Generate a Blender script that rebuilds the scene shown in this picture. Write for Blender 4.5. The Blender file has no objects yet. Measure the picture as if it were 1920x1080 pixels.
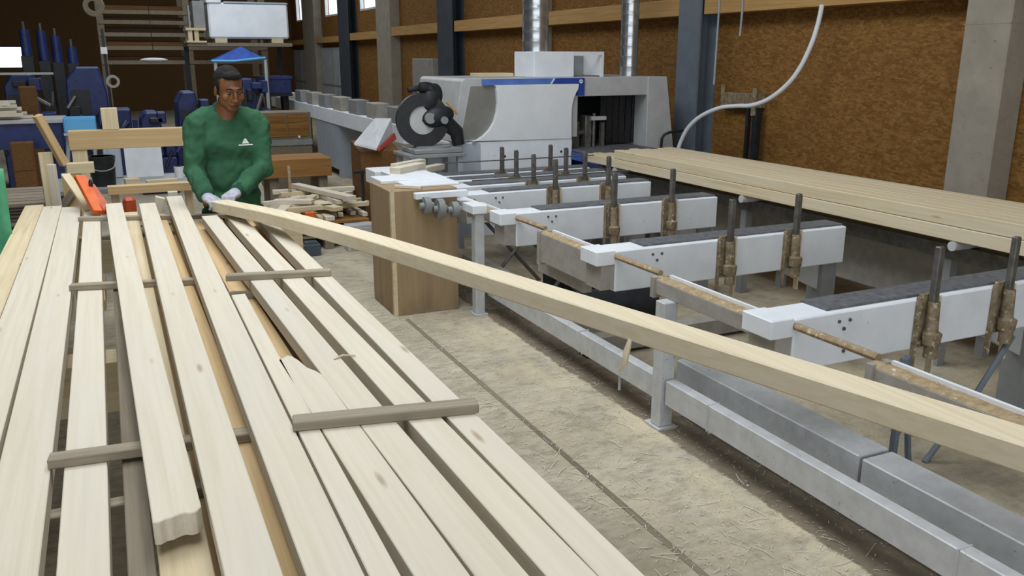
import bpy, bmesh, math, random
from mathutils import Vector, Matrix, Euler
from mathutils.bvhtree import BVHTree
R = random.Random(7)
C = bpy.context.scene.collection
pi = math.pi

# ------------------------------------------------------------------ materials
def lin(h):
    h = h.lstrip('#'); out = []
    for i in (0, 2, 4):
        c = int(h[i:i+2], 16)/255
        out.append(c/12.92 if c <= .04045 else ((c+.055)/1.055)**2.4)
    return (*out, 1)

class NT:
    def __init__(s, name):
        s.m = bpy.data.materials.new(name); s.m.use_nodes = True
        s.t = s.m.node_tree; s.n = s.t.nodes; s.l = s.t.links
        s.b = s.n['Principled BSDF']
    def new(s, ty, **kw):
        n = s.n.new(ty)
        for k, v in kw.items():
            if k in n.inputs: n.inputs[k].default_value = v
            else: setattr(n, k, v)
        return n
    def link(s, a, b): s.l.new(a, b)
    def ramp(s, fac, stops):
        r = s.new('ShaderNodeValToRGB'); e = r.color_ramp.elements
        while len(e) < len(stops): e.new(.5)
        for i, (p, c) in enumerate(stops):
            e[i].position = p; e[i].color = c if isinstance(c, tuple) else lin(c)
        s.link(fac, r.inputs[0]); return r.outputs[0]
    def mix(s, fac, a, b, mode='MIX'):
        n = s.new('ShaderNodeMix', data_type='RGBA', blend_type=mode)
        for sock, v in ((n.inputs[0], fac), (n.inputs[6], a), (n.inputs[7], b)):
            if hasattr(v, 'links'): s.link(v, sock)
            else: sock.default_value = v if not isinstance(v, str) else lin(v)
        return n.outputs[2]
    def math(s, op, a, b=0.0):
        n = s.new('ShaderNodeMath', operation=op)
        for i, v in enumerate((a, b)):
            if hasattr(v, 'links'): s.link(v, n.inputs[i])
            else: n.inputs[i].default_value = v
        return n.outputs[0]
    def coord(s, scale=(1, 1, 1), rand=True, kind='Object', rot=(0, 0, 0)):
        tc = s.new('ShaderNodeTexCoord'); src = tc.outputs[kind]
        if rand:
            oi = s.new('ShaderNodeObjectInfo')
            vm = s.new('ShaderNodeVectorMath', operation='SCALE'); vm.inputs[0].default_value = (37, 53, 29)
            s.link(oi.outputs['Random'], vm.inputs['Scale'])
            va = s.new('ShaderNodeVectorMath', operation='ADD'); s.link(src, va.inputs[0]); s.link(vm.outputs[0], va.inputs[1]); src = va.outputs[0]
        mp = s.new('ShaderNodeMapping'); mp.inputs['Scale'].default_value = scale; mp.inputs['Rotation'].default_value = rot
        s.link(src, mp.inputs[0]); return mp.outputs[0]
    def noise(s, vec, scale=5, detail=4, rough=.55, dist=0):
        n = s.new('ShaderNodeTexNoise', Scale=scale, Detail=detail, Roughness=rough, Distortion=dist)
        s.link(vec, n.inputs['Vector']); return n.outputs['Fac']
    def bump(s, h, strength=.3, dist=.01):
        n = s.new('ShaderNodeBump', Strength=strength, Distance=dist)
        s.link(h, n.inputs['Height']); s.link(n.outputs[0], s.b.inputs['Normal'])
    def fin(s, col, rough=.6, metal=0.0, spec=.3):
        s.link(col, s.b.inputs['Base Color'])
        s.b.inputs['Roughness'].default_value = rough; s.b.inputs['Metallic'].default_value = metal
        s.b.inputs['Specular IOR Level'].default_value = spec
        return s.m

def wood(name, lo, hi, knot='#7a5a38', var=.12, grey=None, rough=.75, knots=True, gs=(55, 1.6, 55)):
    t = NT(name)
    g = t.noise(t.coord(gs), 1, 5, .6, .4)
    c = t.ramp(g, [(.3, lo), (.62, hi)])
    bl = t.noise(t.coord((7, 1.1, 7)), 1, 3)
    c = t.mix(t.ramp(bl, [(.42, (0, 0, 0, 1)), (.75, (.55, .55, .55, 1))]), c, grey or lo)
    if knots:
        v = t.new('ShaderNodeTexVoronoi', Scale=1.0, Randomness=1.0); t.link(t.coord((11, 2.2, 11)), v.inputs['Vector'])
        k = t.ramp(v.outputs['Distance'], [(.04, (.6, .6, .6, 1)), (.11, (0, 0, 0, 1))])
        c = t.mix(k, c, knot)
    oi = t.new('ShaderNodeObjectInfo')
    hs = t.new('ShaderNodeHueSaturation'); hs.inputs['Saturation'].default_value = 1
    val = t.math('ADD', t.math('MULTIPLY', oi.outputs['Random'], var), 1-var*.6)
    t.link(val, hs.inputs['Value']); t.link(c, hs.inputs['Color'])
    t.bump(g, .15, .004)
    return t.fin(hs.outputs[0], rough, 0, .2)

def plain(name, c1, c2=None, scale=8, rough=.55, metal=0.0, spots=None, spot_scale=40, spot_lo=.66, bump=0.0, stretch=(1, 1, 1), spec=.4):
    t = NT(name)
    v = t.coord(stretch, rand=True)
    n = t.noise(v, scale, 5, .6)
    c = t.ramp(n, [(.32, c1), (.7, c2 or c1)])
    if spots:
        s2 = t.noise(v, spot_scale, 3, .7)
        c = t.mix(t.ramp(s2, [(spot_lo, (0, 0, 0, 1)), (spot_lo+.06, (1, 1, 1, 1))]), c, spots)
    if bump: t.bump(n, bump, .01)
    return t.fin(c, rough, metal, spec)

M = {}
M['pine'] = wood('fresh_pine', '#cbc0aa', '#d4cbb8', knot='#8d7455', grey='#cdc9be', var=.08)
M['pine_tan'] = wood('tan_pine', '#ad9268', '#c6ab80', grey='#b99d72', var=.12)
M['pine_dry'] = wood('dry_pine', '#c0ac86', '#d2c3a2', knot='#8d7050', grey='#c9bd9f', var=.14)
M['timber'] = wood('squared_timber_wood', '#c3b18c', '#d3c5a6', knot='#94774f', grey='#cfc7b4', var=.06)
M['carried'] = wood('carried_board_wood', '#cfc0a0', '#dccfb3', grey='#d8cdb4', var=.02, knots=False)
M['sticker'] = wood('weathered_sticker', '#7d7263', '#a3978283'[:7], grey='#8d8678', var=.15, knots=False)
M['brownwood'] = wood('brown_timber', '#7e5a30', '#9d7443', grey='#8a6437', var=.15, knots=False)
M['backwall'] = wood('brown_back_wall', '#574026', '#71532f', grey='#634828', knots=False)
M['crate'] = wood('dark_crate_wood', '#5a4024', '#74532f', grey='#67492a', knots=False)
M['darkwood'] = wood('dark_timber', '#2e2018', '#4a3524', grey='#3a2a1d', var=.3, knots=False)
M['girt'] = wood('girt_timber', '#a8834f', '#c29c66', grey='#b08a55', var=.08, knots=False)
M['greywood'] = wood('grey_old_wood', '#6e6557', '#8f8370', grey='#7c7262', var=.25, knots=False)
M['white'] = plain('white_paint', '#dbe0e5', '#e8ecf0', 6, .45, 0, '#55565a', 34, .70)
M['whiteclean'] = plain('white_panel', '#d8dcde', '#e2e5e6', 5, .4)
M['lgrey'] = plain('light_grey_paint', '#a9abaa', '#b9bab8', 6, .45)
M['mgrey'] = plain('mid_grey_paint', '#7d8080', '#8d8f8e', 6, .5)
M['recess'] = plain('recess_grey', '#75736e', '#878580', 4, .35)
M['bluegrey'] = plain('blue_grey_paint', '#98a0aa', '#a5acb4', 6, .5)
M['galv'] = plain('galvanised_steel', '#b4b6b7', '#c8cacb', 14, .45, .12, '#8a8578', 30, .66)
M['tangrey'] = plain('dusty_grey_metal', '#94908a', '#a8a49c', 12, .6, .1, '#b5a587', 26, .62)
M['shiny'] = plain('shiny_duct', '#b8bcc0', '#d0d3d6', 18, .25, .9, stretch=(1, 1, 6))
M['steel'] = plain('pin_steel', '#5a5854', '#7a7772', 20, .45, .5)
M['dark'] = plain('dark_metal', '#1d1f22', '#2c2f33', 10, .5, .2)
M['black'] = plain('black_plastic', '#17181a', '#26282b', 20, .45)
M['belt'] = plain('dark_chain_top', '#55575a', '#74777a', 25, .6, .2)
M['rust'] = plain('rusty_tube', '#8a7454', '#a8967a', 30, .8, .1, '#c9b795', 45, .58, .2)
M['sawtop'] = plain('sawdust_crust', '#8f7a58', '#b5a283', 35, .95, 0, '#d2c7b0', 40, .62, .5)
M['cyl'] = plain('dusty_cylinder', '#6b5a42', '#9a8c74', 25, .7, .1, '#c8b999', 40, .6)
M['bluepaint'] = plain('blue_machine', '#1a2652', '#26366e', 6, .45, 0, '#0c1226', 14, .62)
M['bluetarp'] = plain('blue_tarp', '#2c4a9c', '#3f62bd', 10, .4, 0, '#7fa0e0', 30, .68)
M['stripe'] = plain('blue_stripe', '#4a6cb4', '#5a7cc0', 6, .35)
M['stripedark'] = plain('dark_blue_stripe', '#243f8c', '#2f4c9c', 6, .35)
M['lblue'] = plain('light_blue_plastic', '#55a2d4', '#63b0e0', 4, .4)
M['orange'] = plain('orange_plastic', '#c8551c', '#dd6a2c', 8, .45)
M['orangedk'] = plain('dark_orange', '#a8441c', '#bd5426', 14, .5, 0, '#4a2440', 30, .64)
M['red'] = plain('red_paint', '#b03a2c', '#c04838', 8, .5)
M['greentarp'] = plain('green_tarp', '#3f8a62', '#54a67a', 7, .55, 0, '#7cc09a', 40, .7)
M['steelblue'] = plain('steel_post_paint', '#5f6872', '#6d7680', 5, .5)
M['steeldark'] = plain('steel_post_dark', '#3c444c', '#4a525a', 5, .5)
M['concrete'] = plain('column_concrete', '#8f887b', '#a09889', 5, .8, 0, '#7d776b', 22, .64, .1)
M['paper'] = plain('white_sheet', '#c6c9cc', '#d9dcde', 5, .6)
M['balefilm'] = plain('white_wrap', '#dfe6ec', '#eef3f7', 3, .3, bump=.3)
M['shadegrey'] = plain('door_grey', '#9aa0a4', '#b3b8bb', 3, .5)
M['skin'] = plain('brown_skin', '#6b4429', '#855634', 9, .5, spec=.45)
M['lips'] = plain('lip_skin', '#54302a', '#623831', 9, .45)
M['hair'] = plain('black_hair', '#0f0d0c', '#1c1917', 90, .9, bump=.6)
M['eyewhite'] = plain('eye_white', '#857a6c', '#92877a', 9, .4)
M['iris'] = plain('dark_iris', '#140d09', '#1d130d', 9, .25)
M['sweater'] = plain('green_sweatshirt', '#31553e', '#3d664b', 5, .9, bump=.15, spec=.1)
M['trouser'] = plain('dark_green_trousers', '#244334', '#2e5240', 6, .9, spec=.1)
M['glove'] = plain('grey_glove', '#9a9ba6', '#b4b5bd', 40, .85, bump=.2)
M['gloveGrip'] = plain('dark_glove_palm', '#5d5f6b', '#72747f', 40, .8)
M['logo'] = plain('white_print', '#d6dcd8', '#e6eae6', 9, .7)
M['shoe'] = plain('shoe_black', '#1b1a19', '#2a2826', 9, .6)

def osb(name):
    t = NT(name)
    cols = []
    for i, (sc, ro) in enumerate((((9, 13, 52), .12), ((9, 14, 60), -.3), ((9, 20, 40), .8))):
        v = t.new('ShaderNodeTexVoronoi', Scale=1.0); vec = t.coord((1, sc[1], sc[2]), rand=False, rot=(ro, 0, 0)); t.link(vec, v.inputs['Vector'])
        sp = t.new('ShaderNodeSeparateColor'); t.link(v.outputs['Color'], sp.inputs[0])
        cols.append(t.ramp(sp.outputs[i], [(0, '#6b4a20'), (.45, '#80592a'), (1, '#95703c')]))
    n = t.noise(t.coord((1, 9, 26), rand=False), 1.5, 3)
    c = t.mix(t.ramp(n, [(.42, (0, 0, 0, 1)), (.55, (1, 1, 1, 1))]), cols[0], cols[1])
    n2 = t.noise(t.coord((1, 11, 22), rand=False), 2.3, 3)
    c = t.mix(t.ramp(n2, [(.45, (0, 0, 0, 1)), (.58, (1, 1, 1, 1))]), c, cols[2])
    # panel joints
    t.bump(n2, .1, .004)
    return t.fin(c, .7, 0, .25)
M['osb'] = osb('osb_wall')

def floor_mat():
    t = NT('dusty_concrete_floor')
    v = t.coord((1, 1, 1), rand=False)
    n = t.noise(v, 1.6, 6, .6); c = t.ramp(n, [(.32, '#99917f'), (.66, '#bbb4a2')])
    f = t.noise(t.coord((.5, 1.2, 1), rand=False), 16, 6, .72)
    c = t.mix(t.ramp(f, [(.42, (0, 0, 0, 1)), (.66, (.75, .75, .75, 1))]), c, '#857a64')
    # sawdust lies thickest under the transfer deck and along the aisle
    sx = t.new('ShaderNodeSeparateXYZ'); t.link(v, sx.inputs[0])
    aisle = t.ramp(t.math('MULTIPLY', t.math('SUBTRACT', sx.outputs[0], 1.5), .35), [(.03, (0, 0, 0, 1)), (.25, (1, 1, 1, 1))])
    sd = t.noise(t.coord((1.3, .8, 1), rand=False), 2.4, 6, .7)
    mask = t.math('MULTIPLY', t.ramp(sd, [(.40, (0, 0, 0, 1)), (.62, (1, 1, 1, 1))]), aisle)
    s3 = t.noise(v, 120, 3, .7)
    dust = t.ramp(s3, [(.3, '#b0a283'), (.7, '#d6cbb0')])
    c = t.mix(mask, c, dust)
    dk = t.noise(v, 7, 4, .7)
    c = t.mix(t.ramp(dk, [(.56, (0, 0, 0, 1)), (.74, (.7, .7, .7, 1))]), c, '#7b7161')
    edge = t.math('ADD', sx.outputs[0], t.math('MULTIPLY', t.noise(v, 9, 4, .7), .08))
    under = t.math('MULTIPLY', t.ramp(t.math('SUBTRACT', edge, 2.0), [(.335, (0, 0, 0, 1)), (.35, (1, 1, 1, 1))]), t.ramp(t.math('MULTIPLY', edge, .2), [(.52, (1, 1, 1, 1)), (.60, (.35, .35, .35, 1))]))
    shade_dirt = t.ramp(t.noise(v, 14, 5, .7), [(.3, '#4f463a'), (.6, '#6f6454'), (.8, '#97876a')])  # deck's shade painted into the floor colour, blended with dirty brown
    c = t.mix(t.math('MULTIPLY', under, .85), c, shade_dirt)
    t.bump(s3, .25, .006)
    return t.fin(c, .85, 0, .2)
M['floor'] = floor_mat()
def ply():
    t = NT('plywood')
    g = t.noise(t.coord((16, 16, 1.0)), 1, 5, .6, .3)
    c = t.ramp(g, [(.3, '#907b5e'), (.65, '#a08a6b')])
    z = t.new('ShaderNodeSeparateXYZ'); t.link(t.coord((1, 1, 1), rand=False), z.inputs[0])
    d = t.noise(t.coord((6, 6, 3)), 1, 4)
    c = t.mix(t.math('MULTIPLY', t.ramp(z.outputs[2], [(.0, (1, 1, 1, 1)), (.22, (0, 0, 0, 1))]), t.ramp(d, [(.4, (0, 0, 0, 1)), (.7, (.8, .8, .8, 1))])), c, '#5c4f41')
    return t.fin(c, .7, 0, .2)
M['ply'] = ply()
def glass():
    t = NT('window_glass')
    tr = t.new('ShaderNodeBsdfTransparent'); gl = t.new('ShaderNodeBsdfGlossy', Roughness=.05)
    mx = t.new('ShaderNodeMixShader'); mx.inputs[0].default_value = .06
    n = t.noise(t.coord((1, 1, 1)), 2); t.link(t.ramp(n, [(0, '#f2f6fa'), (1, '#ffffff')]), tr.inputs[0])
    t.link(tr.outputs[0], mx.inputs[1]); t.link(gl.outputs[0], mx.inputs[2])
    t.link(mx.outputs[0], t.n['Material Output'].inputs[0]); return t.m
M['glass'] = glass()

# ------------------------------------------------------------------ mesh builder
class MB:
    def __init__(s): s.bm = bmesh.new()
    def _hull(s, pts, faces):
        vs = [s.bm.verts.new(p) for p in pts]
        return [s.bm.faces.new([vs[i] for i in f]) for f in faces]
    def box(s, x0, x1, y0, y1, z0, z1, bev=0.0, mat=None):
        if x0 > x1: x0, x1 = x1, x0
        if y0 > y1: y0, y1 = y1, y0
        if z0 > z1: z0, z1 = z1, z0
        pts = [Vector((x, y, z)) for z in (z0, z1) for y in (y0, y1) for x in (x0, x1)]
        if mat is not None: pts = [mat @ p for p in pts]
        fs = s._hull(pts, [(0, 2, 3, 1), (4, 5, 7, 6), (0, 1, 5, 4), (2, 6, 7, 3), (0, 4, 6, 2), (1, 3, 7, 5)])
        if bev: bmesh.ops.bevel(s.bm, geom=list({e for f in fs for e in f.edges}), offset=bev, segments=1, affect='EDGES', profile=.5)
        return s
    def prism(s, poly, axis, a, b, bev=0.0):
        # poly of 2D points; axis 'y': (x,z), 'x': (y,z), 'z': (x,y)
        def P(p, v): return {'y': (p[0], v, p[1]), 'x': (v, p[0], p[1]), 'z': (p[0], p[1], v)}[axis]
        n = len(poly)
        v0 = [s.bm.verts.new(P(p, a)) for p in poly]; v1 = [s.bm.verts.new(P(p, b)) for p in poly]
        fs = [s.bm.faces.new(v0), s.bm.faces.new(v1[::-1])]
        for i in range(n): fs.append(s.bm.faces.new((v0[i], v1[i], v1[(i+1) % n], v0[(i+1) % n])))
        bmesh.ops.recalc_face_normals(s.bm, faces=fs)
        if bev: bmesh.ops.bevel(s.bm, geom=list({e for f in fs for e in f.edges}), offset=bev, segments=1, affect='EDGES')
        return s
    def tube(s, pts, r, n=10, cap=True):
        pts = [Vector(p) for p in pts]; k = len(pts)
        rs = r if isinstance(r, (list, tuple)) else [r]*k
        rings = []; up = None
        for i, p in enumerate(pts):
            d = (pts[min(i+1, k-1)]-pts[max(i-1, 0)]).normalized()
            if up is None: up = Vector((0, 0, 1)) if abs(d.z) < .9 else Vector((1, 0, 0))
            a = d.cross(up)
            if a.length < 1e-4: a = d.cross(Vector((1, .3, 0)))
            a.normalize(); b = a.cross(d).normalized(); up = b
            rings.append([s.bm.verts.new(p+(a*math.cos(t)+b*math.sin(t))*rs[i]) for t in [2*pi*j/n for j in range(n)]])
        fs = []
        for i in range(k-1):
            for j in range(n):
                fs.append(s.bm.faces.new((rings[i][j], rings[i][(j+1) % n], rings[i+1][(j+1) % n], rings[i+1][j])))
        if cap: fs.append(s.bm.faces.new(rings[0][::-1])); fs.append(s.bm.faces.new(rings[-1]))
        bmesh.ops.recalc_face_normals(s.bm, faces=fs)
        return s
    def ring(s, c, axis, r0, r1, h, n=32):
        # flat annular disc of thickness h
        c = Vector(c); ax = Vector(axis).normalized(); a = ax.orthogonal().normalized(); b = ax.cross(a)
        L = []
        for r, o in ((r0, -h/2), (r1, -h/2), (r1, h/2), (r0, h/2)):
            L.append([s.bm.verts.new(c+ax*o+(a*math.cos(2*pi*j/n)+b*math.sin(2*pi*j/n))*r) for j in range(n)])
        fs = []
        for q in range(4):
            A, B = L[q], L[(q+1) % 4]
            for j in range(n): fs.append(s.bm.faces.new((A[j], A[(j+1) % n], B[(j+1) % n], B[j])))
        bmesh.ops.recalc_face_normals(s.bm, faces=fs); return s
    def ell(s, c, r, rot=(0, 0, 0), u=20, v=14):
        m = Matrix.Translation(c) @ Euler(rot).to_matrix().to_4x4() @ Matrix.Diagonal((*r, 1)) if not isinstance(r, (int, float)) else Matrix.Translation(c) @ Matrix.Diagonal((r, r, r, 1))
        bmesh.ops.create_uvsphere(s.bm, u_segments=u, v_segments=v, radius=1, matrix=m); return s
    def build(s, name, mat, parent=None, smooth=False, local=False, loc=None, rot=None):
        me = bpy.data.meshes.new(name); s.bm.normal_update(); s.bm.to_mesh(me); s.bm.free()
        if mat: me.materials.append(M[mat] if isinstance(mat, str) else mat)
        if smooth:
            for p in me.polygons: p.use_smooth = True
            me.set_sharp_from_angle(angle=math.radians(40))
        o = bpy.data.objects.new(name, me); C.objects.link(o)
        if parent:
            o.parent = parent
            if not local and parent.parent is None and parent.type == 'EMPTY': o.location = -parent.location
        if loc: o.location = loc
        if rot: o.rotation_euler = rot
        return o

def tag(o, label=None, cat=None, group=None, kind=None):
    if label: o['label'] = label
    if cat: o['category'] = cat
    if group: o['group'] = group
    if kind: o['kind'] = kind
    return o
def thing(name, label, cat, loc=(0, 0, 0), rz=0, group=None):
    o = bpy.data.objects.new(name, None); o.empty_display_size = .1; C.objects.link(o)
    o.location = loc; o.rotation_euler = (0, 0, rz)
    return tag(o, label, cat, group)
def struct(o): o['kind'] = 'structure'; return o

def board(name, p0, p1, w, h, mat, label=None, cat='board', group=None, parent=None, bev=.002, roll=0.0, ends=None):
    """a plank from p0 to p1 (centre line), w wide, h high, its grain along its length"""
    p0, p1 = Vector(p0), Vector(p1); d = p1-p0; L = d.length; d.normalize()
    x = d.cross(Vector((0, 0, 1)))
    if x.length < 1e-3: x = Vector((1, 0, 0))
    x.normalize(); z = x.cross(d)
    m = Matrix((x, d, z)).transposed().to_4x4() @ Matrix.Rotation(roll, 4, 'Y')
    b = MB()
    if ends: b.prism(ends(L), 'z', -h/2, h/2, bev)
    else: b.box(-w/2, w/2, -L/2, L/2, -h/2, h/2, bev)
    o = b.build(name, mat)
    c = (p0+p1)/2
    if parent: o.parent = parent; c = c-parent.location
    o.matrix_basis = Matrix.Translation(c) @ m
    return tag(o, label, cat if label else None, group)

# ------------------------------------------------------------------ the building
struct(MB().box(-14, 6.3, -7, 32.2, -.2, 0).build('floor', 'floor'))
struct(MB().box(-14, 6.5, -7, 32.4, 5.5, 5.7).build('ceiling', 'darkwood'))
w = MB()
w.box(6.25, 6.4, -7, 32.2, 0, 2.93); w.box(6.25, 6.4, -7, 20.6, 2.93, 5.5)
w.box(6.25, 6.4, 20.6, 32.2, 3.9, 5.5)
for a, b in ((22.95, 24.4), (26.9, 29.5), (31.2, 32.2)): w.box(6.25, 6.4, a, b, 2.93, 3.9)
struct(w.build('wall_right', 'osb'))
for i, (a, b) in enumerate(((20.6, 22.95), (24.4, 26.9), (29.5, 31.2))):
    f = MB()
    f.box(6.27, 6.36, a, b, 2.93, 2.98); f.box(6.27, 6.36, a, b, 3.85, 3.9); f.box(6.27, 6.36, a, a+.05, 2.98, 3.85); f.box(6.27, 6.36, b-.05, b, 2.98, 3.85)
    wn = struct(f.build('window_%d' % (i+1), 'whiteclean'))
    MB().box(6.31, 6.32, a+.05, b-.05, 2.98, 3.85).build('pane', 'glass', wn)
w = MB()
w.box(-14, -4.2, 32.0, 32.2, 0, 5.5); w.box(-2.17, 6.25, 32.0, 32.2, 0, 5.5)
w.box(-4.2, -2.17, 32.0, 32.2, 0, 1.40); w.box(-4.2, -2.17, 32.0, 32.2, 2.12, 5.5)
struct(w.build('wall_back', 'backwall'))
f = MB(); f.box(-4.2, -2.17, 32.02, 32.1, 1.40, 1.45); f.box(-4.2, -2.17, 32.02, 32.1, 2.07, 2.12); f.box(-3.2, -3.14, 32.02, 32.1, 1.45, 2.07); f.box(-2.22, -2.17, 32.02, 32.1, 1.45, 2.07)
wn = struct(f.build('window_4', 'dark')); MB().box(-4.2, -2.22, 32.05, 32.06, 1.45, 2.07).build('pane', 'glass', wn)
struct(MB().box(-14.2, -14, -7, 32.2, 0, 5.5).build('wall_left', 'darkwood'))

# horizontal timber girts on the wall
for i, (a, b, z0, z1, x0) in enumerate(((-7, 4.33, 2.24, 2.43, 6.03), (4.73, 8.0, 2.24, 2.43, 6.03), (8.42, 12.0, 2.24, 2.43, 6.03), (12.55, 15.55, 2.24, 2.43, 6.03), (16.4, 19.5, 2.24, 2.43, 6.03),
                                   (20.6, 23.2, 2.20, 2.38, 6.03), (24.3, 27.3, 2.18, 2.34, 6.03), (29.0, 32.0, 2.16, 2.32, 6.03))):
    board('trim_%d' % (i+1), (6.14, a, (z0+z1)/2), (6.14, b, (z0+z1)/2), .22, z1-z0, 'girt')['kind'] = 'structure'
# concrete columns and steel columns
for y0, y1 in ((4.345, 4.726), (12.0, 12.55), (19.5, 20.6), (27.3, 29.0)):
    c = MB(); c.box(6.0, 6.25, y0, y1, 0, 5.5, .012); c.box(5.998, 6.25, y0-.002, y1+.002, 2.03, 2.036)
    o = c.build('concrete_column', 'concrete'); o['kind'] = 'structure'
for y0, y1 in ((7.995, 8.42), (15.56, 16.38), (23.2, 24.3)):
    c = MB(); d = .018
    c.box(6.0, 6.02, y0+.02, y1, 0, 5.5); c.box(6.23, 6.25, y0+.02, y1, 0, 5.5); c.box(6.02, 6.23, (y0+y1)/2-d, (y0+y1)/2+d, 0, 5.5)
    o = c.build('steel_column', 'steelblue' if y0 < 9 else 'steeldark'); o['kind'] = 'structure'
# white doors in the far stretch of the wall
for i, (a, b, z1) in enumerate(((24.35, 27.25, 2.04), (29.1, 31.6, 2.0))):
    d = struct(MB().box(6.17, 6.25, a, b, .05, z1).build('door_%d' % (i+1), 'shadegrey'))
    MB().box(6.155, 6.17, (a+b)/2-.02, (a+b)/2+.02, .05, z1).box(6.15, 6.17, a+.05, b-.05, .95, .99).build('door_rail', 'mgrey', d)
# dark joint in the floor slab
struct(MB().box(1.742, 1.772, .6, 5.55, 0, .002).build('trim_20', 'greywood'))

# ------------------------------------------------------------------ the sorted board pile
z1, z2 = .865, .94; T = .05
def pile_board(xa, ya, xb, yb, w, ztop, label, group, mat='pine', name='sawn_board', ends=None):
    """centre line from far (xa, ya) to near (xb, yb)"""
    return board(name, (xb, yb, ztop-T/2), (xa, ya, ztop-T/2), w, T, mat, label, 'board', group, ends=ends)
G1, G2 = 'boards in the lower layer of the pile', 'boards in the upper layer of the pile'
pile_board(-.502, 6.29, -.502, .45, .106, z1, 'outer left edge board of the tight lower boards, yellowish along its rim', G1, 'pine_dry')
pile_board(-.393, 6.20, -.392, .45, .108, z1, 'middle one of the three tight pale boards on the left of the pile', G1)
pile_board(-.282, 6.12, -.267, .45, .112, z1, 'pale board whose right edge carries the left ends of the grey sticks', G1)
pile_board(-.160, 5.86, -.132, .45, .092, z1, 'single lower board under the grey sticks between two dark gaps', G1)
pile_board(.050, 5.75, .036, .45, .094, z1, 'lower board running on from beneath the short rough ended board', G1, 'pine_dry')
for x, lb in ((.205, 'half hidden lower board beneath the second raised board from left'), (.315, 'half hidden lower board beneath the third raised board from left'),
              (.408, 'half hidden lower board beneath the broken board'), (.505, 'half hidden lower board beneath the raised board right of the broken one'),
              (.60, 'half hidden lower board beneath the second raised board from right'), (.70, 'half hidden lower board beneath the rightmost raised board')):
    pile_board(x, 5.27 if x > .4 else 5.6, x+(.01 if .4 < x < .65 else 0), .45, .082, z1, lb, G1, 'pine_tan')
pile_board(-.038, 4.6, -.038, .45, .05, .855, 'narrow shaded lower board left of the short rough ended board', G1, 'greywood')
def rough_end(L):
    r = random.Random(3); w = .0455
    pts = [(-w, L/2), (-w, -L/2+.01)]
    for i in range(1, 8): pts.append((-w+2*w*i/8, -L/2+r.uniform(0, .018)+.02*i/8))
    pts += [(w, -L/2+.035), (w, L/2)]
    return pts[::-1]
pile_board(-.031, 5.66, .036, 1.60, .091, z2, 'raised board with a rough torn brown end stopping short at bottom left', G2, ends=rough_end)
pile_board(.153, 5.58, .136, .45, .092, z2, 'raised board just right of the short rough ended one', G2)
pile_board(.320, 5.80, .256, .45, .092, z2, 'long raised board reaching furthest toward the worker', G2)
pile_board(.366, 3.22, .334, .45, .05, z2, 'narrow board tight against the right edge of the longest raised board', G2)
def broken(L):
    w = .044
    return [(-w, -L/2), (w, -L/2), (w, L/2-.205), (w-.008, L/2-.17), (w-.025, L/2-.13), (w-.034, L/2-.06), (.0, L/2-.015), (-.012, L/2), (-.03, L/2-.02), (-w, L/2-.03)]
pile_board(.416, 2.46, .442, .45, .088, z2, 'broken board with a jagged pale far end amid the pile', G2, ends=broken)
pile_board(.449, 4.98, .540, .45, .084, z2, 'raised board right beside the broken board with a hairline gap', G2)
pile_board(.572, 4.98, .645, .45, .08, z2, 'second raised board from the right edge of the pile', G2)
pile_board(.712, 4.96, .712, .45, .072, z2, 'rightmost raised board along the aisle edge of the pile', G2)
# layer underneath, spacers and bearers
for x, lb in ((-.49, 'bottom board under the left edge of the pile'), (-.385, 'second bottom board under the left of the pile'), (-.28, 'third bottom board under the left of the pile'), (.07, 'bottom board under the middle of the pile'),
              (.3, 'bottom board under the longest raised board'), (.5, 'bottom board under the right half of the pile'), (.695, 'bottom board under the aisle edge of the pile')):
    board('sawn_board', (x, .45, .765), (x, 5.6, .765), .092, T, 'pine_tan', lb, 'board', 'boards in the bottom layer of the pile')
def stick(a, b, ztop, label, group, w=.042, mat='sticker'):
    return board('stacking_stick', (*a, ztop-.0125), (*b, ztop-.0125), w, .025, mat, label, 'stick', group, bev=.003)
S1, S2, S0 = 'sticks between the board layers', 'sticks lying on top of the pile', 'sticks under the lower boards'
stick((-.225, 5.55), (.70, 5.245), .89, 'far grey stick crossing the pile by the orange tools and the worker', S1)
stick((-.222, 3.86), (.35, 3.72), .89, 'grey stick crossing the left lower boards halfway down the pile', S1)
stick((.31, 3.46), (.74, 3.36), .89, 'short stick showing just under the middle top stick', S1)
stick((-.218, 2.125), (.72, 2.03), .89, 'nearest blue grey stick crossing the left lower boards', S1, .046)
stick((.352, 3.45), (.75, 3.36), .965, 'middle stick lying across the right boards', S2)
stick((.318, 1.93), (.76, 1.845), .965, 'nearest thick grey stick lying across the right boards', S2, .05)
stick((-.54, 5.3), (.73, 5.3), .815, 'stick under the lower boards at the far end of the pile', S0)
stick((-.54, 1.98), (.73, 1.98), .815, 'stick showing deep in the dark gap near the bottom', S0)
for y, x1, lb in ((5.6, 1.06, 'pale square bearer sticking out to the right under the pile far end'), (3.3, .72, 'square bearer under the middle of the pile'), (1.4, .72, 'square bearer under the near end of the pile')):
    t = thing('pile_trestle', lb.replace('bearer', 'trestle'), 'trestle', (.2, y, 0), group='trestles under the board pile')
    board('cross_bearer', (-.6, y, .645), (x1, y, .645), .16, .19, 'pine_dry', parent=t)
    for x in (-.45, x1-.12): board('leg', (x, y, 0), (x, y, .55), .1, .12, 'pine_dry', parent=t)

# wood shaving lying on the boards
tag(MB().tube([(.52, 2.36, .942), (.55, 2.37, .947), (.585, 2.36, .944)], [.002, .004, .002], 5).build('wood_splinter', 'pine_dry'), 'thin pale splinter bridging the gap between two raised boards', 'splinter')

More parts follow.
